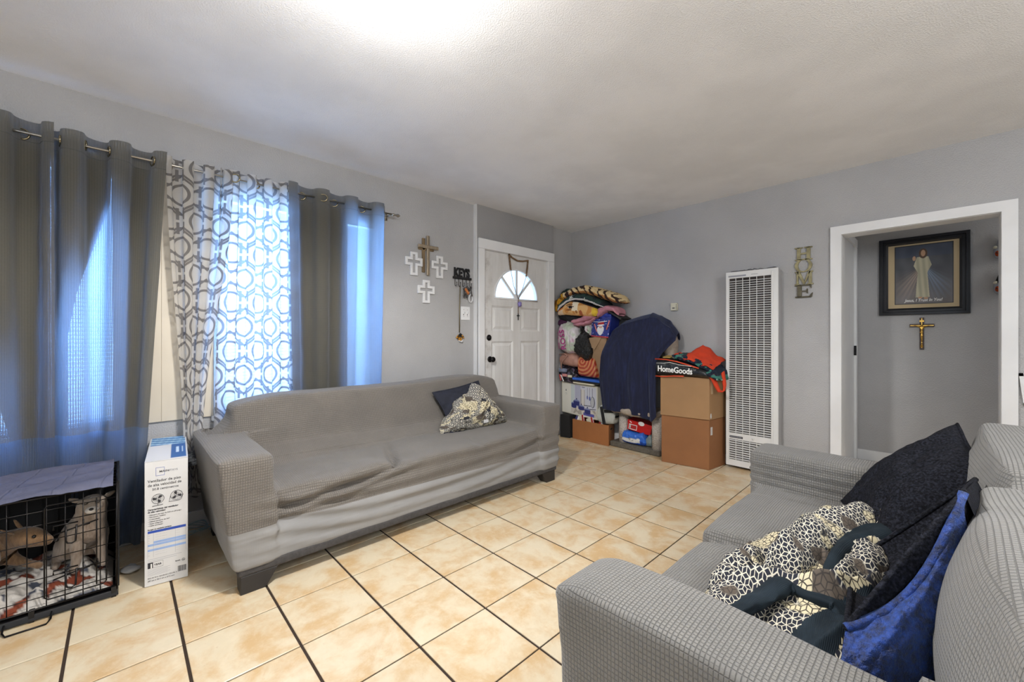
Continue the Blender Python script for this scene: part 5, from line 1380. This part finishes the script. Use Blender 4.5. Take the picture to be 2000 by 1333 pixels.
# cookware set carton with printed photograph
t = thing('cookware_box', (-2.83, 3.85, .25), 'white cookware box printed with blue pots, pans and hanging spoons', 'box')
cA, cB, cC, cD = Vector((-3.090, 3.785, .275)), Vector((-2.585, 3.775, .243)), Vector((-2.585, 3.775, .612)), Vector((-3.095, 3.785, .632))
cn = Vector((.01, .19, .0))
MB().hexa([cA, cB, cB+cn, cA+cn, cD, cC, cC+cn, cD+cn]).build('carton', M('cream_carton', srgb(214, 210, 192), .6), t, bevel=.003)
def cook(u, v):
    W0 = srgb(222, 220, 208)
    if u < .02 or u > .975 or v < .03 or v > .96: return srgb(206, 202, 184)
    if u < .27: 
        if (u-.13)**2/.00012+(v-.74)**2/.0012 < 1: return srgb(40, 50, 60)
        if .10 < u < .16 and (abs(v-.64) < .008 or abs(v-.60) < .006): return srgb(170, 172, 170)
        return W0
    U_ = (u-.27)/.70
    if U_ < 0 or U_ > 1 or v > .955 or v < .05: return W0
    def e_(cx_, cy_, rx, ry): return ((U_-cx_)/rx)**2+((v-cy_)/ry)**2 < 1
    blue = srgb(44, 50, 112); lt = srgb(120, 130, 172)
    for cx_, cy_, rx, h in ((.23, .40, .12, .14), (.12, .31, .10, .14), (.42, .27, .12, .10), (.66, .20, .115, .13)):
        if abs(U_-cx_) < rx and cy_-h/2 < v < cy_+h/2*.6: return blue
        if e_(cx_, cy_+h*.3, rx, .05): return lt
        if e_(cx_, cy_-h/2, rx, .03): return blue
        if e_(cx_, cy_+h*.3+.07, .022, .03): return srgb(60, 66, 100)
    for cx_ in (.66, .75, .85):
        if abs(U_-cx_) < .007 and .66 < v < .92: return srgb(44, 48, 80)
    if e_(.66, .62, .026, .06) or e_(.75, .60, .034, .065): return srgb(92, 100, 160)
    if e_(.86, .50, .085, .17): return srgb(180, 182, 186) if e_(.852, .50, .066, .155) else srgb(50, 54, 80)
    if .72 < U_ < .98 and abs(v-(.27+.12*(U_-.72))) < .010: return srgb(50, 50, 60)
    if .52 < U_ < .80 and abs(v-(.36+.05*(U_-.5))) < .010: return srgb(50, 50, 60)
    if .40 < U_ < .55 and (abs(U_-.41) < .008 or abs(U_-.55) < .010) and .32 < v < .84: return srgb(90, 88, 92)
    if .40 < U_ < .56 and .32 < v < .84: return srgb(208, 204, 198)
    if .44 < U_ < .56 and .90 < v < .92: return srgb(70, 70, 90)
    if .50 < U_ < .92 and .055 < v < .14: return srgb(84, 84, 158)
    if v < .26: return srgb(206, 200, 190) if nz(u*8, v*5, 0) > -.1 else srgb(168, 160, 148)
    if U_ < .15: return srgb(196, 206, 204)
    if .17 < U_ < .40: return srgb(172, 174, 192)
    return srgb(198, 200, 210)
grid(260, 160, lambda u, v: cA.lerp(cB, u).lerp(cD.lerp(cC, u), v)-cn.normalized()*.0016, 'print', VCOL, t, None, cook)
t = thing('tablet_case', (-2.7, 3.80, .655), 'flat bright blue folder lying on the white cookware box', 'folder')
BLU = M('bright_blue_vinyl', srgb(44, 96, 190), .35)
T_ = Matrix.Translation((-2.70, 3.83, .664)) @ Matrix.Rotation(.03, 4, 'Y')
MB().box(-.185, .175, -.11, .11, -.020, .0, T_).build('lower_half', BLACKP, t, bevel=.004); MB().box(-.19, .18, -.115, .11, .001, .030, T_).build('cover', BLU, t, bevel=.008)
MB().box(-.18, .10, -.108, .10, -.036, -.021, T_).build('cream_insert', CRM, t, bevel=.002)
t = thing('quilted_bag', (-2.43, 3.85, .24), 'light grey quilted bag with black straps in the open carton', 'bag')
QB = M('pale_grey_quilted_fabric', srgb(186, 188, 180), .8); _x = QB.xyz()[0]; QB.bump(((_x/.008).fract()-.5).abs(), .002, .8); QB.var(.06, 20)
o = strip('bag_body', QB, t, [-2.56, -2.51, -2.44, -2.38, -2.355], [.39, .435, .43, .42, .36], [.245, .215, .222, .235, .27], 3.715, 3.90, 40, 30, .004, 14, 3, p=.5)
T_ = Matrix.Translation((-2.478, 3.712, .33)) @ Matrix.Rotation(-.20, 4, 'Y')
MB().box(-.018, .018, -.004, .004, -.10, .085, T_).build('strap', BLACKM, t, bevel=.002)
T_ = Matrix.Translation((-2.385, 3.712, .375)) @ Matrix.Rotation(-.10, 4, 'Y')
MB().box(-.075, .035, -.004, .004, -.016, .016, T_).build('strap', BLACKM, t, bevel=.002)

# bags stacked on the cookware box
CLR = M('black_glossy_toiletries', srgb(34, 32, 38), .25); CLR.base(CLR.mix(CLR.noise(30, 3, .6).ss(.5, .62), srgb(26, 24, 30), srgb(92, 80, 96)))
t = thing('toiletry_pouch', (-2.97, 3.84, .63), 'clear dark pouch stuffed with tubes and labels at the pile left side', 'bag')
strip('pouch', CLR, t, [-3.10, -3.04, -2.92, -2.85], [.80, .835, .82, .72], [.632, .622, .612, .625], 3.725, 3.94, 44, 36, .010, 22, 5, p=.6)
m = MB(); m.tube([(-3.065, 3.70, .775), (-2.99, 3.755, .765)], .026, 14); m.build('tube_cap', M('silver_blue_tube', srgb(120, 128, 150), .4), t, True)
m = MB(); m.tube([(-3.067, 3.697, .775), (-3.065, 3.700, .775)], .020, 14); m.build('tube_end', WINK, t, True)
MB().box(-3.03, -2.965, 3.712, 3.722, .70, .730).build('pink_label', M('pink_label', srgb(206, 140, 136), .5), t); MB().box(-2.95, -2.895, 3.712, 3.722, .695, .722).build('white_label', CRM, t)
m = MB(); m.tube([(-3.05, 3.712, .715), (-3.01, 3.712, .645)], .006, 6); m.build('white_stick', WINK, t); m = MB(); m.tube([(-3.07, 3.714, .72), (-3.05, 3.712, .65)], .010, 6); m.build('red_tube', REDP, t)
PNK = M('dusty_pink_leather', srgb(170, 128, 112), .5).var(.12, 10); PNK.bump(PNK.noise(60, 3), .003, .6)
t = thing('backpack', (-2.97, 3.84, .82), 'dusty pink leather drawstring backpack under the white shopping bag', 'bag')
strip('body', PNK, t, [-3.10, -3.05, -2.92, -2.85, -2.82], [.93, .975, .975, .95, .90], [.845, .825, .812, .815, .84], 3.725, 3.94, 44, 36, .007, 12, 15)
m = MB(); m.tube([(-3.075, 3.715, .955), (-2.99, 3.705, .965), (-2.95, 3.70, .945), (-2.99, 3.70, .905), (-3.03, 3.70, .86), (-3.035, 3.702, .80)], .006, 6); m.tube([(-3.05, 3.70, .90), (-3.035, 3.70, .82), (-3.03, 3.702, .785)], .005, 6); m.build('drawstring', PNK, t, True)
ROSSP = M('white_thin_plastic_bag', srgb(214, 208, 210), .3); ROSSP.base(ROSSP.mix(ROSSP.noise(11, 2).ss(.42, .62), ROSSP.mix(ROSSP.noise(7, 2).ss(.5, .62), srgb(222, 216, 218), srgb(204, 168, 186)), srgb(188, 200, 178))); ROSSP.bump(ROSSP.noise(26, 5, .65), .012, .8)
t = thing('shopping_bag', (-2.98, 3.83, .98), 'full white plastic shopping bag with sideways pink letters ROSS', 'bag')
strip('bag', ROSSP, t, [-3.10, -3.06, -2.98, -2.90, -2.83], [1.26, 1.345, 1.36, 1.32, 1.24], [1.04, .985, .955, .97, 1.05], 3.69, 3.96, 50, 44, .014, 15, 8, p=.75)
text('ROSS', .096, (-2.945, 3.676, 1.015), (-.16, .0, 1), (-1, .0, -.16), M('magenta_ink', srgb(176, 50, 130), .4), t, 'lettering', 'LEFT', .003, 1.05, .0006)
text('DRESS FOR LESS', .028, (-3.045, 3.690, 1.02), (-.10, 0, 1), (-1, 0, -.10), M('pale_magenta_ink', srgb(196, 110, 160), .4), t, 'lettering', 'LEFT', .002, 1.0)
BB = M('shiny_black_bin_bag', srgb(18, 18, 19), .14); BB.bump(BB.noise(32, 4, .6, dist=1), .02, .9)
t = thing('black_bag', (-2.75, 3.83, .9), 'shiny black plastic bag tied with a knot, right of the white shopping bag', 'bag')
strip('bag', BB, t, [-2.86, -2.82, -2.78, -2.72, -2.665, -2.65], [1.02, 1.17, 1.26, 1.20, 1.14, 1.08], [.99, .93, .91, .875, .885, .93], 3.69, 3.95, 44, 44, .024, 20, 12, p=.8)
m = MB(); m.tube([(-2.78, 3.76, 1.22), (-2.79, 3.75, 1.285), (-2.81, 3.745, 1.32)], [.022, .014, .022], 8); m.build('knot', BB, t, True)
t = thing('white_bag', (-2.73, 3.86, 1.2), 'small crumpled white plastic bag between black bag and blue gift bag', 'bag')
blob('bag', ROSSP, t, (-2.715, 3.84, 1.255), (.062, .07, .085), 17, .6, 26, 5)
KR = M('brown_kraft_paper', srgb(160, 130, 98), .8); KR.var(.08, 6); KR.bump(KR.noise(9, 4, .5, dist=.6), .015, .6)
t = thing('paper_bag', (-2.62, 3.87, .70), 'creased brown kraft paper bag behind the navy towel edge', 'bag')
MB().hexa([(-2.655, 3.80, .70), (-2.53, 3.79, .70), (-2.53, 3.96, .70), (-2.65, 3.96, .70), (-2.685, 3.755, 1.14), (-2.45, 3.75, 1.175), (-2.45, 3.95, 1.175), (-2.68, 3.95, 1.14)]).build('bag', KR, t, bevel=.004)
m = MB(); m.hexa([(-2.686, 3.752, 1.06), (-2.60, 3.745, 1.02), (-2.60, 3.752, 1.02), (-2.686, 3.758, 1.06), (-2.680, 3.75, 1.145), (-2.50, 3.742, 1.175), (-2.50, 3.752, 1.175), (-2.68, 3.756, 1.145)]); m.build('folded_rim', KR, t)
t = thing('spiral_bag', (-2.71, 3.84, .7), 'orange paper bag with a large red spiral, above the blue folder', 'bag')
def spir(x, z, a, b):
    dx = x+2.775; dz = z-.885; r = math.hypot(dx, dz); th = math.atan2(dz, dx)
    return srgb(160, 52, 34) if ((r/.040-th/(2*PI)) % 1) < .5 else srgb(196, 130, 84)
strip('bag', VPLAST, t, [-2.845, -2.80, -2.72, -2.62, -2.575], [.93, .945, .945, .92, .74], [.725, .712, .706, .702, .704], 3.745, 3.95, 110, 90, .004, 8, 22, spir, p=.35)

# blue gift bag with white-bearded face
t = thing('gift_bag', (-2.52, 3.85, 1.16), 'dark blue starry gift bag with a white-bearded face in a red hat', 'bag')
def gift(u, v):
    a, b = u-.52, v-.5
    if (a/.17)**2+((b+.02)/.11)**2 < 1 and b > -.02: return srgb(206, 160, 142) if (a/.10)**2+((b-.03)/.05)**2 < 1 else srgb(232, 230, 226)
    if (a/(.22-.25*max(0, -b)))**2+((b+.16)/.24)**2 < 1: return srgb(226, 226, 228) if nz(u*30, v*30, 0) > -.35 else srgb(190, 194, 206)
    if (a/.20)**2+((b-.13)/.035)**2 < 1: return srgb(232, 230, 228)
    if (a/.17)**2+((b-.22)/.12)**2 < 1 and b > .12: return srgb(170, 30, 34)
    if v < .07: return srgb(176, 48, 60)
    if nz(u*14, v*14, 3) > .48: return srgb(200, 210, 240)
    return srgb(34, 48, 130) if nz(u*5, v*5, 1) > -.2 else srgb(24, 34, 98)
gA, gB, gC, gD = Vector((-2.645, 3.745, 1.165)), Vector((-2.415, 3.725, 1.145)), Vector((-2.385, 3.735, 1.375)), Vector((-2.64, 3.75, 1.345))
gn = Vector((.02, .14, .01)); MB().hexa([gA, gB, gB+gn, gA+gn, gD, gC, gC+gn, gD+gn]).build('bag', M('deep_blue_card', srgb(28, 40, 110), .4), t, bevel=.003)
grid(70, 70, lambda u, v: gA.lerp(gB, u).lerp(gD.lerp(gC, u), v)-gn.normalized()*.002+Vector((0, -.008*math.sin(PI*u)*math.sin(PI*v), 0)), 'front_print', VPLAST, t, None, gift)
blob('tissue_top', M('deep_blue_tissue', srgb(40, 58, 150), .5), t, (-2.50, 3.80, 1.385), (.10, .05, .035), 6, .5, 24, 4)
for a, b in (((-2.60, 3.738, 1.30), (-2.565, 3.735, 1.215)), ((-2.40, 3.722, 1.33), (-2.435, 3.72, 1.235))):
    m = MB(); m.tube([a, b], .0075, 6); m.build('candy_cord', M('red_white_cord', srgb(206, 120, 120), .5), t, True)
m = MB(); m.tube([(-2.61, 3.735, 1.325), (-2.53, 3.728, 1.318), (-2.43, 3.722, 1.325)], .004, 6); m.build('white_cord', WINK, t, True)
t = thing('slate_board', (-2.36, 3.86, 1.4), 'flat black board sticking out under the pink cloth at the pile top', 'board')
T_ = Matrix.Translation((-2.375, 3.84, 1.402)) @ Matrix.Rotation(.52, 4, 'Y')
MB().box(-.12, .12, -.10, .10, -.012, .012, T_).build('board', BLACKM, t, bevel=.003); MB().box(-.115, .115, -.102, -.100, -.004, .004, T_).build('edge_groove', DARKBASE, t)
PKC = M('rose_pink_towelling', srgb(188, 128, 140), .95); PKC.var(.12, 14); PKC.bump(PKC.noise(120, 3), .003, .9)
t = thing('pink_blanket', (-2.6, 3.85, 1.35), 'rolled rose pink blanket hanging below the face-print fleece', 'blanket')
strip('folded_cloth', PKC, t, [-2.90, -2.84, -2.74, -2.64, -2.52, -2.42, -2.34, -2.30], [1.345, 1.365, 1.385, 1.42, 1.475, 1.495, 1.475, 1.42], [1.32, 1.305, 1.325, 1.345, 1.385, 1.43, 1.42, 1.36], 3.68, 3.92, 80, 36, .012, 12, 31)
strip('lower_fold', PKC, t, [-2.88, -2.82, -2.74, -2.66, -2.58], [1.315, 1.325, 1.33, 1.345, 1.375], [1.295, 1.275, 1.285, 1.305, 1.35], 3.70, 3.86, 50, 26, .010, 12, 33)
BC = M('black_jersey', srgb(26, 25, 30), .9); BC.bump(BC.noise(20, 3), .01, .8)
t = thing('black_clothes', (-2.98, 3.86, 1.38), 'black folded clothes below the printed fleece, left end of pile', 'clothes')
strip('folded_cloth', BC, t, [-3.11, -3.05, -2.92, -2.80, -2.70], [1.46, 1.465, 1.42, 1.39, 1.37], [1.37, 1.345, 1.325, 1.315, 1.34], 3.71, 3.97, 60, 30, .012, 10, 36)
blob('pink_flower', M('hot_pink_fabric', srgb(196, 60, 120), .7), t, (-2.92, 3.715, 1.425), (.022, .012, .012), 2, .4, 40, 3)
PURP = M('plum_fabric', srgb(70, 30, 66), .8)
t = thing('plum_cloth', (-3.07, 3.86, 1.33), 'plum coloured cloth peeking out between black clothes and shopping bag', 'clothes')
strip('cloth', PURP, t, [-3.11, -3.06, -2.98], [1.375, 1.37, 1.34], [1.28, 1.29, 1.32], 3.72, 3.95, 24, 24, .006, 12, 39)

def stripes(c1, c2, f, s=2.):
    def fn(x, z, a, b):
        q = math.sin(x*f+z*f*.35+4*nz(x*8, z*8, 0, 2, 5)); k = .5+.5*nz(x*20, z*20, 3)
        if q > .25: return srgb(30, 22, 20)
        return c1 if (q < -.5) else (c2 if k > .45 else c1)
    return fn
t = thing('tiger_blanket', (-2.7, 3.86, 1.5), 'tiger-striped fleece blanket with yellow end, topmost on the pile', 'blanket')
def tig(x, z, a, b):
    q = math.sin(x*78+z*40+3.5*nz(x*9, z*9, 0, 2, 5))
    if x < -2.98: return srgb(196, 144, 36) if q > -.2 else (srgb(62, 44, 22) if q > -.7 else srgb(150, 100, 30))
    if q > .35: return srgb(52, 30, 22)
    return srgb(216, 190, 142) if b > .35+.25*nz(x*12, z*9, 3) else srgb(176, 120, 66)
strip('fleece', VCLOTH, t, [-3.115, -3.05, -2.98, -2.85, -2.70, -2.55, -2.42, -2.32, -2.265], [1.565, 1.63, 1.685, 1.722, 1.735, 1.69, 1.645, 1.605, 1.55], [1.47, 1.53, 1.585, 1.63, 1.635, 1.585, 1.54, 1.515, 1.50], 3.66, 3.95, 220, 90, .016, 18, 41, tig, p=.7)
strip('lower_roll', VCLOTH, t, [-3.115, -3.06, -3.02], [1.60, 1.60, 1.56], [1.45, 1.46, 1.50], 3.66, 3.8, 30, 30, .010, 16, 43, tig)
t = thing('star_blanket', (-2.75, 3.86, 1.5), 'dark green camouflage fleece with pale stars and a white stripe', 'blanket')
def star(x, z, a, b):
    for sx_, sz_ in ((-2.86, 1.60), (-2.68, 1.56), (-2.55, 1.50), (-3.0, 1.66)):
        an = math.atan2(z-sz_, x-sx_); r = math.hypot(x-sx_, z-sz_)
        if r < .030*(.62+.38*math.cos(5*an)): return srgb(196, 196, 186)
    if b < .16: return srgb(28, 30, 44)
    if b < .36: return srgb(208, 208, 208)
    q = nz(x*14, z*14, 2)
    return srgb(34, 56, 50) if q > 0 else (srgb(58, 84, 74) if q < -.25 else srgb(26, 36, 40))
strip('fleece', VCLOTH, t, [-3.09, -3.02, -2.93, -2.82, -2.70, -2.58, -2.50, -2.44], [1.50, 1.575, 1.62, 1.648, 1.642, 1.60, 1.56, 1.50], [1.43, 1.49, 1.545, 1.562, 1.545, 1.505, 1.475, 1.46], 3.655, 3.90, 220, 100, .007, 12, 45, star, p=.7)
strip('upper_corner', VCLOTH, t, [-3.115, -3.07, -3.01, -2.95], [1.66, 1.715, 1.73, 1.69], [1.60, 1.63, 1.66, 1.67], 3.76, 3.96, 40, 36, .008, 12, 47, star)
t = thing('face_blanket', (-2.82, 3.86, 1.45), 'fleece blanket printed with a golden sideways face, middle of pile top', 'blanket')
def face(x, z, a, b):
    X_ = (x+3.06)/.50; Z_ = b
    if b < .05 or b > .93: return srgb(26, 26, 38)
    def e_(cx_, cz_, rx, rz): return ((X_-cx_)/rx)**2+((Z_-cz_)/rz)**2 < 1
    if e_(.40, .55, .055, .09): return srgb(36, 26, 24)
    if e_(.40, .62, .10, .04): return srgb(70, 44, 30)
    if e_(.40, .56, .075, .10): return srgb(226, 212, 190)
    if e_(.36, .74, .10, .05) or e_(.35, .40, .09, .04): return srgb(110, 66, 34)
    if e_(.68, .26, .045, .20): return srgb(160, 84, 48)
    if e_(.56, .30, .03, .10): return srgb(150, 96, 48)
    if X_ > .97: return srgb(220, 184, 60)
    if X_ < .18: return srgb(216, 190, 160) if Z_ < .6 else srgb(206, 120, 50)
    q = nz(x*12, z*12, 4)
    if .44 < X_ < .60 and Z_ > .35: return srgb(228, 216, 190)
    return srgb(214, 166, 106) if q > -.1 else srgb(196, 134, 70)
strip('fleece', VCLOTH, t, [-3.07, -3.02, -2.95, -2.88, -2.78, -2.66, -2.55, -2.52], [1.45, 1.49, 1.545, 1.572, 1.558, 1.515, 1.475, 1.45], [1.40, 1.405, 1.405, 1.395, 1.385, 1.375, 1.375, 1.40], 3.645, 3.88, 230, 130, .005, 10, 49, face, p=.6)

# cat tree, towel
CARP = M('taupe_carpet', srgb(104, 98, 88), .98).var(.2, 60); CARP.bump(CARP.noise(260, 3), .004, 1)
BEIG = M('beige_plush_carpet', srgb(176, 162, 146), .98).var(.12, 40); BEIG.bump(BEIG.noise(260, 3), .004, 1)
ROPE = M('pale_wrapped_rope', srgb(190, 182, 172), .95); _z = ROPE.xyz()[2]; ROPE.bump(((_z/.009).fract()-.5).abs(), .004, 1); ROPE.base(ROPE.mix(ROPE.noise(110, 3, .7).ss(.4, .7), srgb(206, 198, 188), srgb(150, 136, 126)))
t = thing('cat_tree', (-2.1, 3.85, 0), 'carpeted cat tree with two rope posts, mostly hidden under a navy towel', 'cat tree')
MB().hexa([(-2.425, 3.765, .001), (-1.855, 3.735, .001), (-1.83, 3.985, .001), (-2.42, 3.985, .001), (-2.425, 3.765, .055), (-1.855, 3.735, .055), (-1.83, 3.985, .055), (-2.42, 3.985, .055)]).build('base', CARP, t, bevel=.012)
for x, y, zt in ((-2.295, 3.835, .375), (-1.905, 3.80, .40)):
    m = MB(); m.tube([(x, y, .05), (x, y, zt)], .052, 24); m.build('post', ROPE, t, True)
m = MB(); m.prism([(-2.37, 3.69), (-1.86, 3.67), (-1.84, 3.96), (-2.36, 3.96)], 'z', .375, .44); o = m.build('shelf', BEIG, t, bevel=.02)
m = MB(); m.ell((-2.10, 3.70, .405), (.17, .05, .045), 20, 10); m.build('padded_rim', BEIG, t, True)
for x, y in ((-2.20, 3.90), (-1.80, 3.90)):
    m = MB(); m.tube([(x, y, .42), (x, y, 1.12)], .045, 20); m.build('post', ROPE, t, True)
MB().box(-1.815, -1.79, 3.70, 3.75, .40, .80).build('upright_panel', GREYF, t, bevel=.004)
m = MB(); m.ell((-2.05, 3.84, 1.17), (.28, .12, .15), 24, 12); m.build('perch', BEIG, t, True)
m = MB(); m.ell((-1.80, 3.86, 1.08), (.065, .09, .16), 24, 12); m.build('tunnel', BEIG, t, True)
TOW = M('navy_velour_towel', srgb(24, 32, 66), .9); TOW.b.inputs['Sheen Weight'].default_value = .18; TOW.b.inputs['Sheen Tint'].default_value = (.55, .65, 1, 1); TOW.b.inputs['Sheen Roughness'].default_value = .4
TOW.base(TOW.mix(TOW.noise(22, 4, .7, stretch=(2, 2, .25)).ss(.4, .75), srgb(17, 22, 48), srgb(30, 38, 74))); TOW.bump(TOW.noise(300, 2), .002, .8)
def towel(u, v):
    # v 0..0.62 hanging front, 0.62..0.8 over the top, rest behind
    ztop = interp(u, [0, .06, .2, .45, .62, .75, .88, 1], [1.17, 1.265, 1.325, 1.365, 1.385, 1.37, 1.30, 1.18])
    vf = .66
    if v <= vf:
        s = v/vf; zb = interp(u, [0, .7, .92, 1], [.40, .385, .345, .40]); z = lerp(zb, ztop-.05, s)
        xl = interp(z, [.38, .7, 1.0, 1.2, 1.35], [-2.455, -2.485, -2.46, -2.40, -2.33]); xr_ = interp(z, [.35, .9, 1.0, 1.08, 1.16, 1.24, 1.34], [-1.845, -1.845, -1.80, -1.73, -1.66, -1.645, -1.70])
        x = lerp(xl, xr_, u); y = 3.665-.02*math.sin(PI*s)+.05*max(0, s-.75)/.25
    else:
        s = (v-vf)/(1-vf); xl, xr_ = lerp(-2.40, -2.36, s), lerp(-1.69, -1.74, s); x = lerp(xl, xr_, u)
        a = s*PI*.62; y = 3.71+.20*math.sin(a*.8); z = ztop-.05+.055*math.sin(min(PI/2, a*1.6))-max(0, s-.45)*.10
        if u > .62: z += .012*math.sin((u-.62)*16+s*6)
    fold = .015*math.sin(u*15+1.5*math.sin(z*3))+.007*math.sin(u*37+z*2)
    y += fold*min(1, (1.5-z)*1.2)*(1 if v <= vf else .3)-.014*G(u, .92, .03)*min(1, v*0+1)
    y += .008*nz(x*4, z*3, 0)
    return (x, y, z)
o = grid(110, 130, towel, 'navy_towel', TOW, None, solid=.010); tag(o, 'large navy blue velour towel draped over the cat tree', 'towel')
t = thing('shoe_box', (-2.12, 3.88, .19), 'red shoe box with white label on the cat tree base, upper package', 'box')
RB = M('glossy_red_card', srgb(190, 24, 26), .35)
T_ = Matrix.Translation((-2.11, 3.89, .24)) @ Matrix.Rotation(.16, 4, 'Y') @ Matrix.Rotation(.15, 4, 'Z')
MB().box(-.13, .115, -.08, .07, -.055, .030, T_).build('carton', RB, t, bevel=.003); MB().box(-.135, .12, -.085, .075, .012, .050, T_).build('lid', RB, t, bevel=.003)
MB().box(-.115, -.03, -.0815, -.080, -.045, .008, T_).build('label', WINK, t); MB().box(-.095, -.035, -.0825, -.0815, -.038, .002, T_).build('label_field', REDP, t)
for k in range(4): MB().box(-.112, -.098, -.0825, -.0815, -.040+.011*k, -.034+.011*k, T_).build('label_line', INK, t)
m = MB(); m.ell((.01, -.086, .040), (.032, .0015, .022), 16, 8, T_); m.build('white_disc', WINK, t)
T2 = T_ @ Matrix.Translation((-.10, -.086, .030)) @ Matrix.Rotation(.5, 4, 'Y'); MB().box(-.012, .012, -.001, .001, -.004, .004, T2).build('white_mark', WINK, t)
t = thing('tissue_pack', (-2.13, 3.86, .06), 'bright blue and white soft pack on the cat tree base, lower package', 'packet')
def tis(x, z, a, b):
    w_ = .42+.12*math.sin((x+2.27)*30)
    if x < -2.075 and .16 < b < .50-.06*math.cos((x+2.27)*18) and b > .10+.14*abs(math.sin((x+2.19)*11)): return srgb(222, 222, 218)
    return srgb(52, 110, 206) if b > .40 else srgb(26, 72, 168)
strip('pack', VPLAST, t, [-2.29, -2.26, -2.20, -2.12, -2.06, -2.02], [.16, .19, .185, .175, .19, .13], [.075, .060, .057, .057, .057, .065], 3.765, 3.91, 100, 70, .007, 16, 53, tis, p=.5)
m = MB(); 
for a, b in (((-2.20, 3.757, .125), (-2.18, 3.757, .105)), ((-2.19, 3.757, .128), (-2.175, 3.757, .12)), ((-2.165, 3.757, .10), (-2.145, 3.757, .108))): m.tube([a, b], .002, 5)
m.build('printed_mark', INK, t)
t = thing('clear_pouch', (-1.99, 3.84, .06), 'grey clear plastic pouch leaning right of the blue soft pack', 'bag')
strip('pouch', M('grey_clear_plastic', srgb(120, 134, 134), .25), t, [-2.03, -2.0, -1.975, -1.96], [.14, .18, .17, .12], [.058, .058, .06, .07], 3.79, 3.90, 24, 24, .01, 20, 55)

# bags and clothes on the tan box
HG_ = M('black_woven_plastic', srgb(30, 33, 36), .28); HG_.bump(HG_.noise(26, 4, .6, dist=.6), .012, .8)
ORT = M('orange_red_piping', srgb(206, 70, 36), .5)
t = thing('tote_bag', (-1.6, 3.78, .8), 'black glossy tote bag lying flat, white lettering HomeGoods, orange edges', 'bag')
strip('bag', HG_, t, [-1.845, -1.80, -1.70, -1.60, -1.48, -1.38, -1.34], [.955, .962, .958, .935, .905, .875, .83], [.80, .788, .80, .802, .802, .802, .803], 3.60, 3.93, 80, 44, .004, 10, 61, p=.4)
m = MB(); m.tube([(-1.83, 3.605, .952), (-1.72, 3.598, .950), (-1.62, 3.597, .935), (-1.50, 3.597, .905), (-1.43, 3.60, .885)], .006, 6); m.build('piping', ORT, t, True)
m = MB(); m.tube([(-1.83, 3.612, .792), (-1.75, 3.598, .792), (-1.65, 3.595, .805), (-1.56, 3.60, .808)], .006, 6); m.build('piping', ORT, t, True)
text('HomeGoods', .073, (-1.800, 3.592, .842), (1, .0, -.04), (0, 0, 1), WINK, t, 'lettering', 'LEFT', .002, .83, .0016)
m = MB(); m.tube([(-1.815, 3.594, .915), (-1.74, 3.592, .916), (-1.685, 3.591, .926), (-1.60, 3.591, .908), (-1.49, 3.592, .898)], .0022, 5); m.build('printed_roof_line', WINK, t, True)
MB().hexa([(-1.775, 3.64, .962), (-1.70, 3.63, .962), (-1.69, 3.70, .962), (-1.765, 3.71, .962), (-1.775, 3.64, .972), (-1.70, 3.63, .970), (-1.69, 3.70, .985), (-1.765, 3.71, .985)]).build('gold_patch', M('pale_gold_foil', srgb(196, 164, 92), .4, .3), t, bevel=.003)
NP = lambda x, z, a, b: (srgb(60, 120, 108) if nz(x*30, z*30, 0) > .28 else (srgb(190, 190, 176) if nz(x*26, z*30, 7) > .42 else (srgb(120, 40, 60) if nz(x*24, z*28, 11) > .42 else srgb(22, 34, 52))))
t = thing('patterned_clothes', (-1.5, 3.82, .9), 'dark navy and green patterned garment bunched on the tote bag', 'clothes')
strip('cloth', VCLOTH, t, [-1.70, -1.64, -1.55, -1.45, -1.36, -1.30, -1.275], [1.00, 1.01, .985, .95, .915, .865, .80], [.955, .945, .925, .885, .845, .80, .775], 3.63, 3.95, 180, 80, .016, 18, 63, NP)
strip('lower_fold', VCLOTH, t, [-1.50, -1.42, -1.35, -1.29], [.90, .885, .86, .82], [.85, .83, .808, .775], 3.615, 3.80, 50, 36, .014, 18, 64, NP)
ORC = M('bright_orange_red_cloth', srgb(206, 62, 28), .85); ORC.bump(ORC.noise(18, 3), .01, .7)
t = thing('orange_shirt', (-1.5, 3.85, 1.0), 'bright orange-red shirt spread on top of the patterned clothes', 'clothes')
def shirt(u, v):
    x = lerp(-1.665, -1.325, u); zt = interp(u, [0, .25, .42, .62, .8, 1], [.995, 1.015, 1.075, 1.03, .975, .93]); zb = interp(u, [0, .3, .6, 1], [.985, .955, .905, .875])
    z = lerp(zb, zt, v); y = lerp(3.635, 3.93, v**1.2); z += .010*math.sin(u*17+v*4)*(1-v*.4)+.008*nz(u*5, v*5, 1)
    return (x+.01*nz(u*4, v*6, 3), y+.01*math.sin(u*13), z+.012)
grid(50, 40, shirt, 'cloth', ORC, t, solid=.006)
t = thing('orange_sleeve', (-1.30, 3.76, .75), 'orange-red fabric loop hanging off the tan box by the heater', 'clothes')
def hang(u, v):
    pts = [(-1.385, .835), (-1.345, .80), (-1.318, .735), (-1.300, .69), (-1.268, .688), (-1.262, .735), (-1.275, .80), (-1.285, .85)]
    i = u*(len(pts)-1); k = min(len(pts)-2, int(i)); f_ = i-k; x = lerp(pts[k][0], pts[k+1][0], f_); z = lerp(pts[k][1], pts[k+1][1], f_)
    th = v*2*PI; w_ = .020+.006*math.sin(u*9)
    return (x+.012*math.cos(th), 3.675+u*.07+w_*math.sin(th), z+w_*.6*math.cos(th))
grid(40, 16, hang, 'cloth', ORC, t)
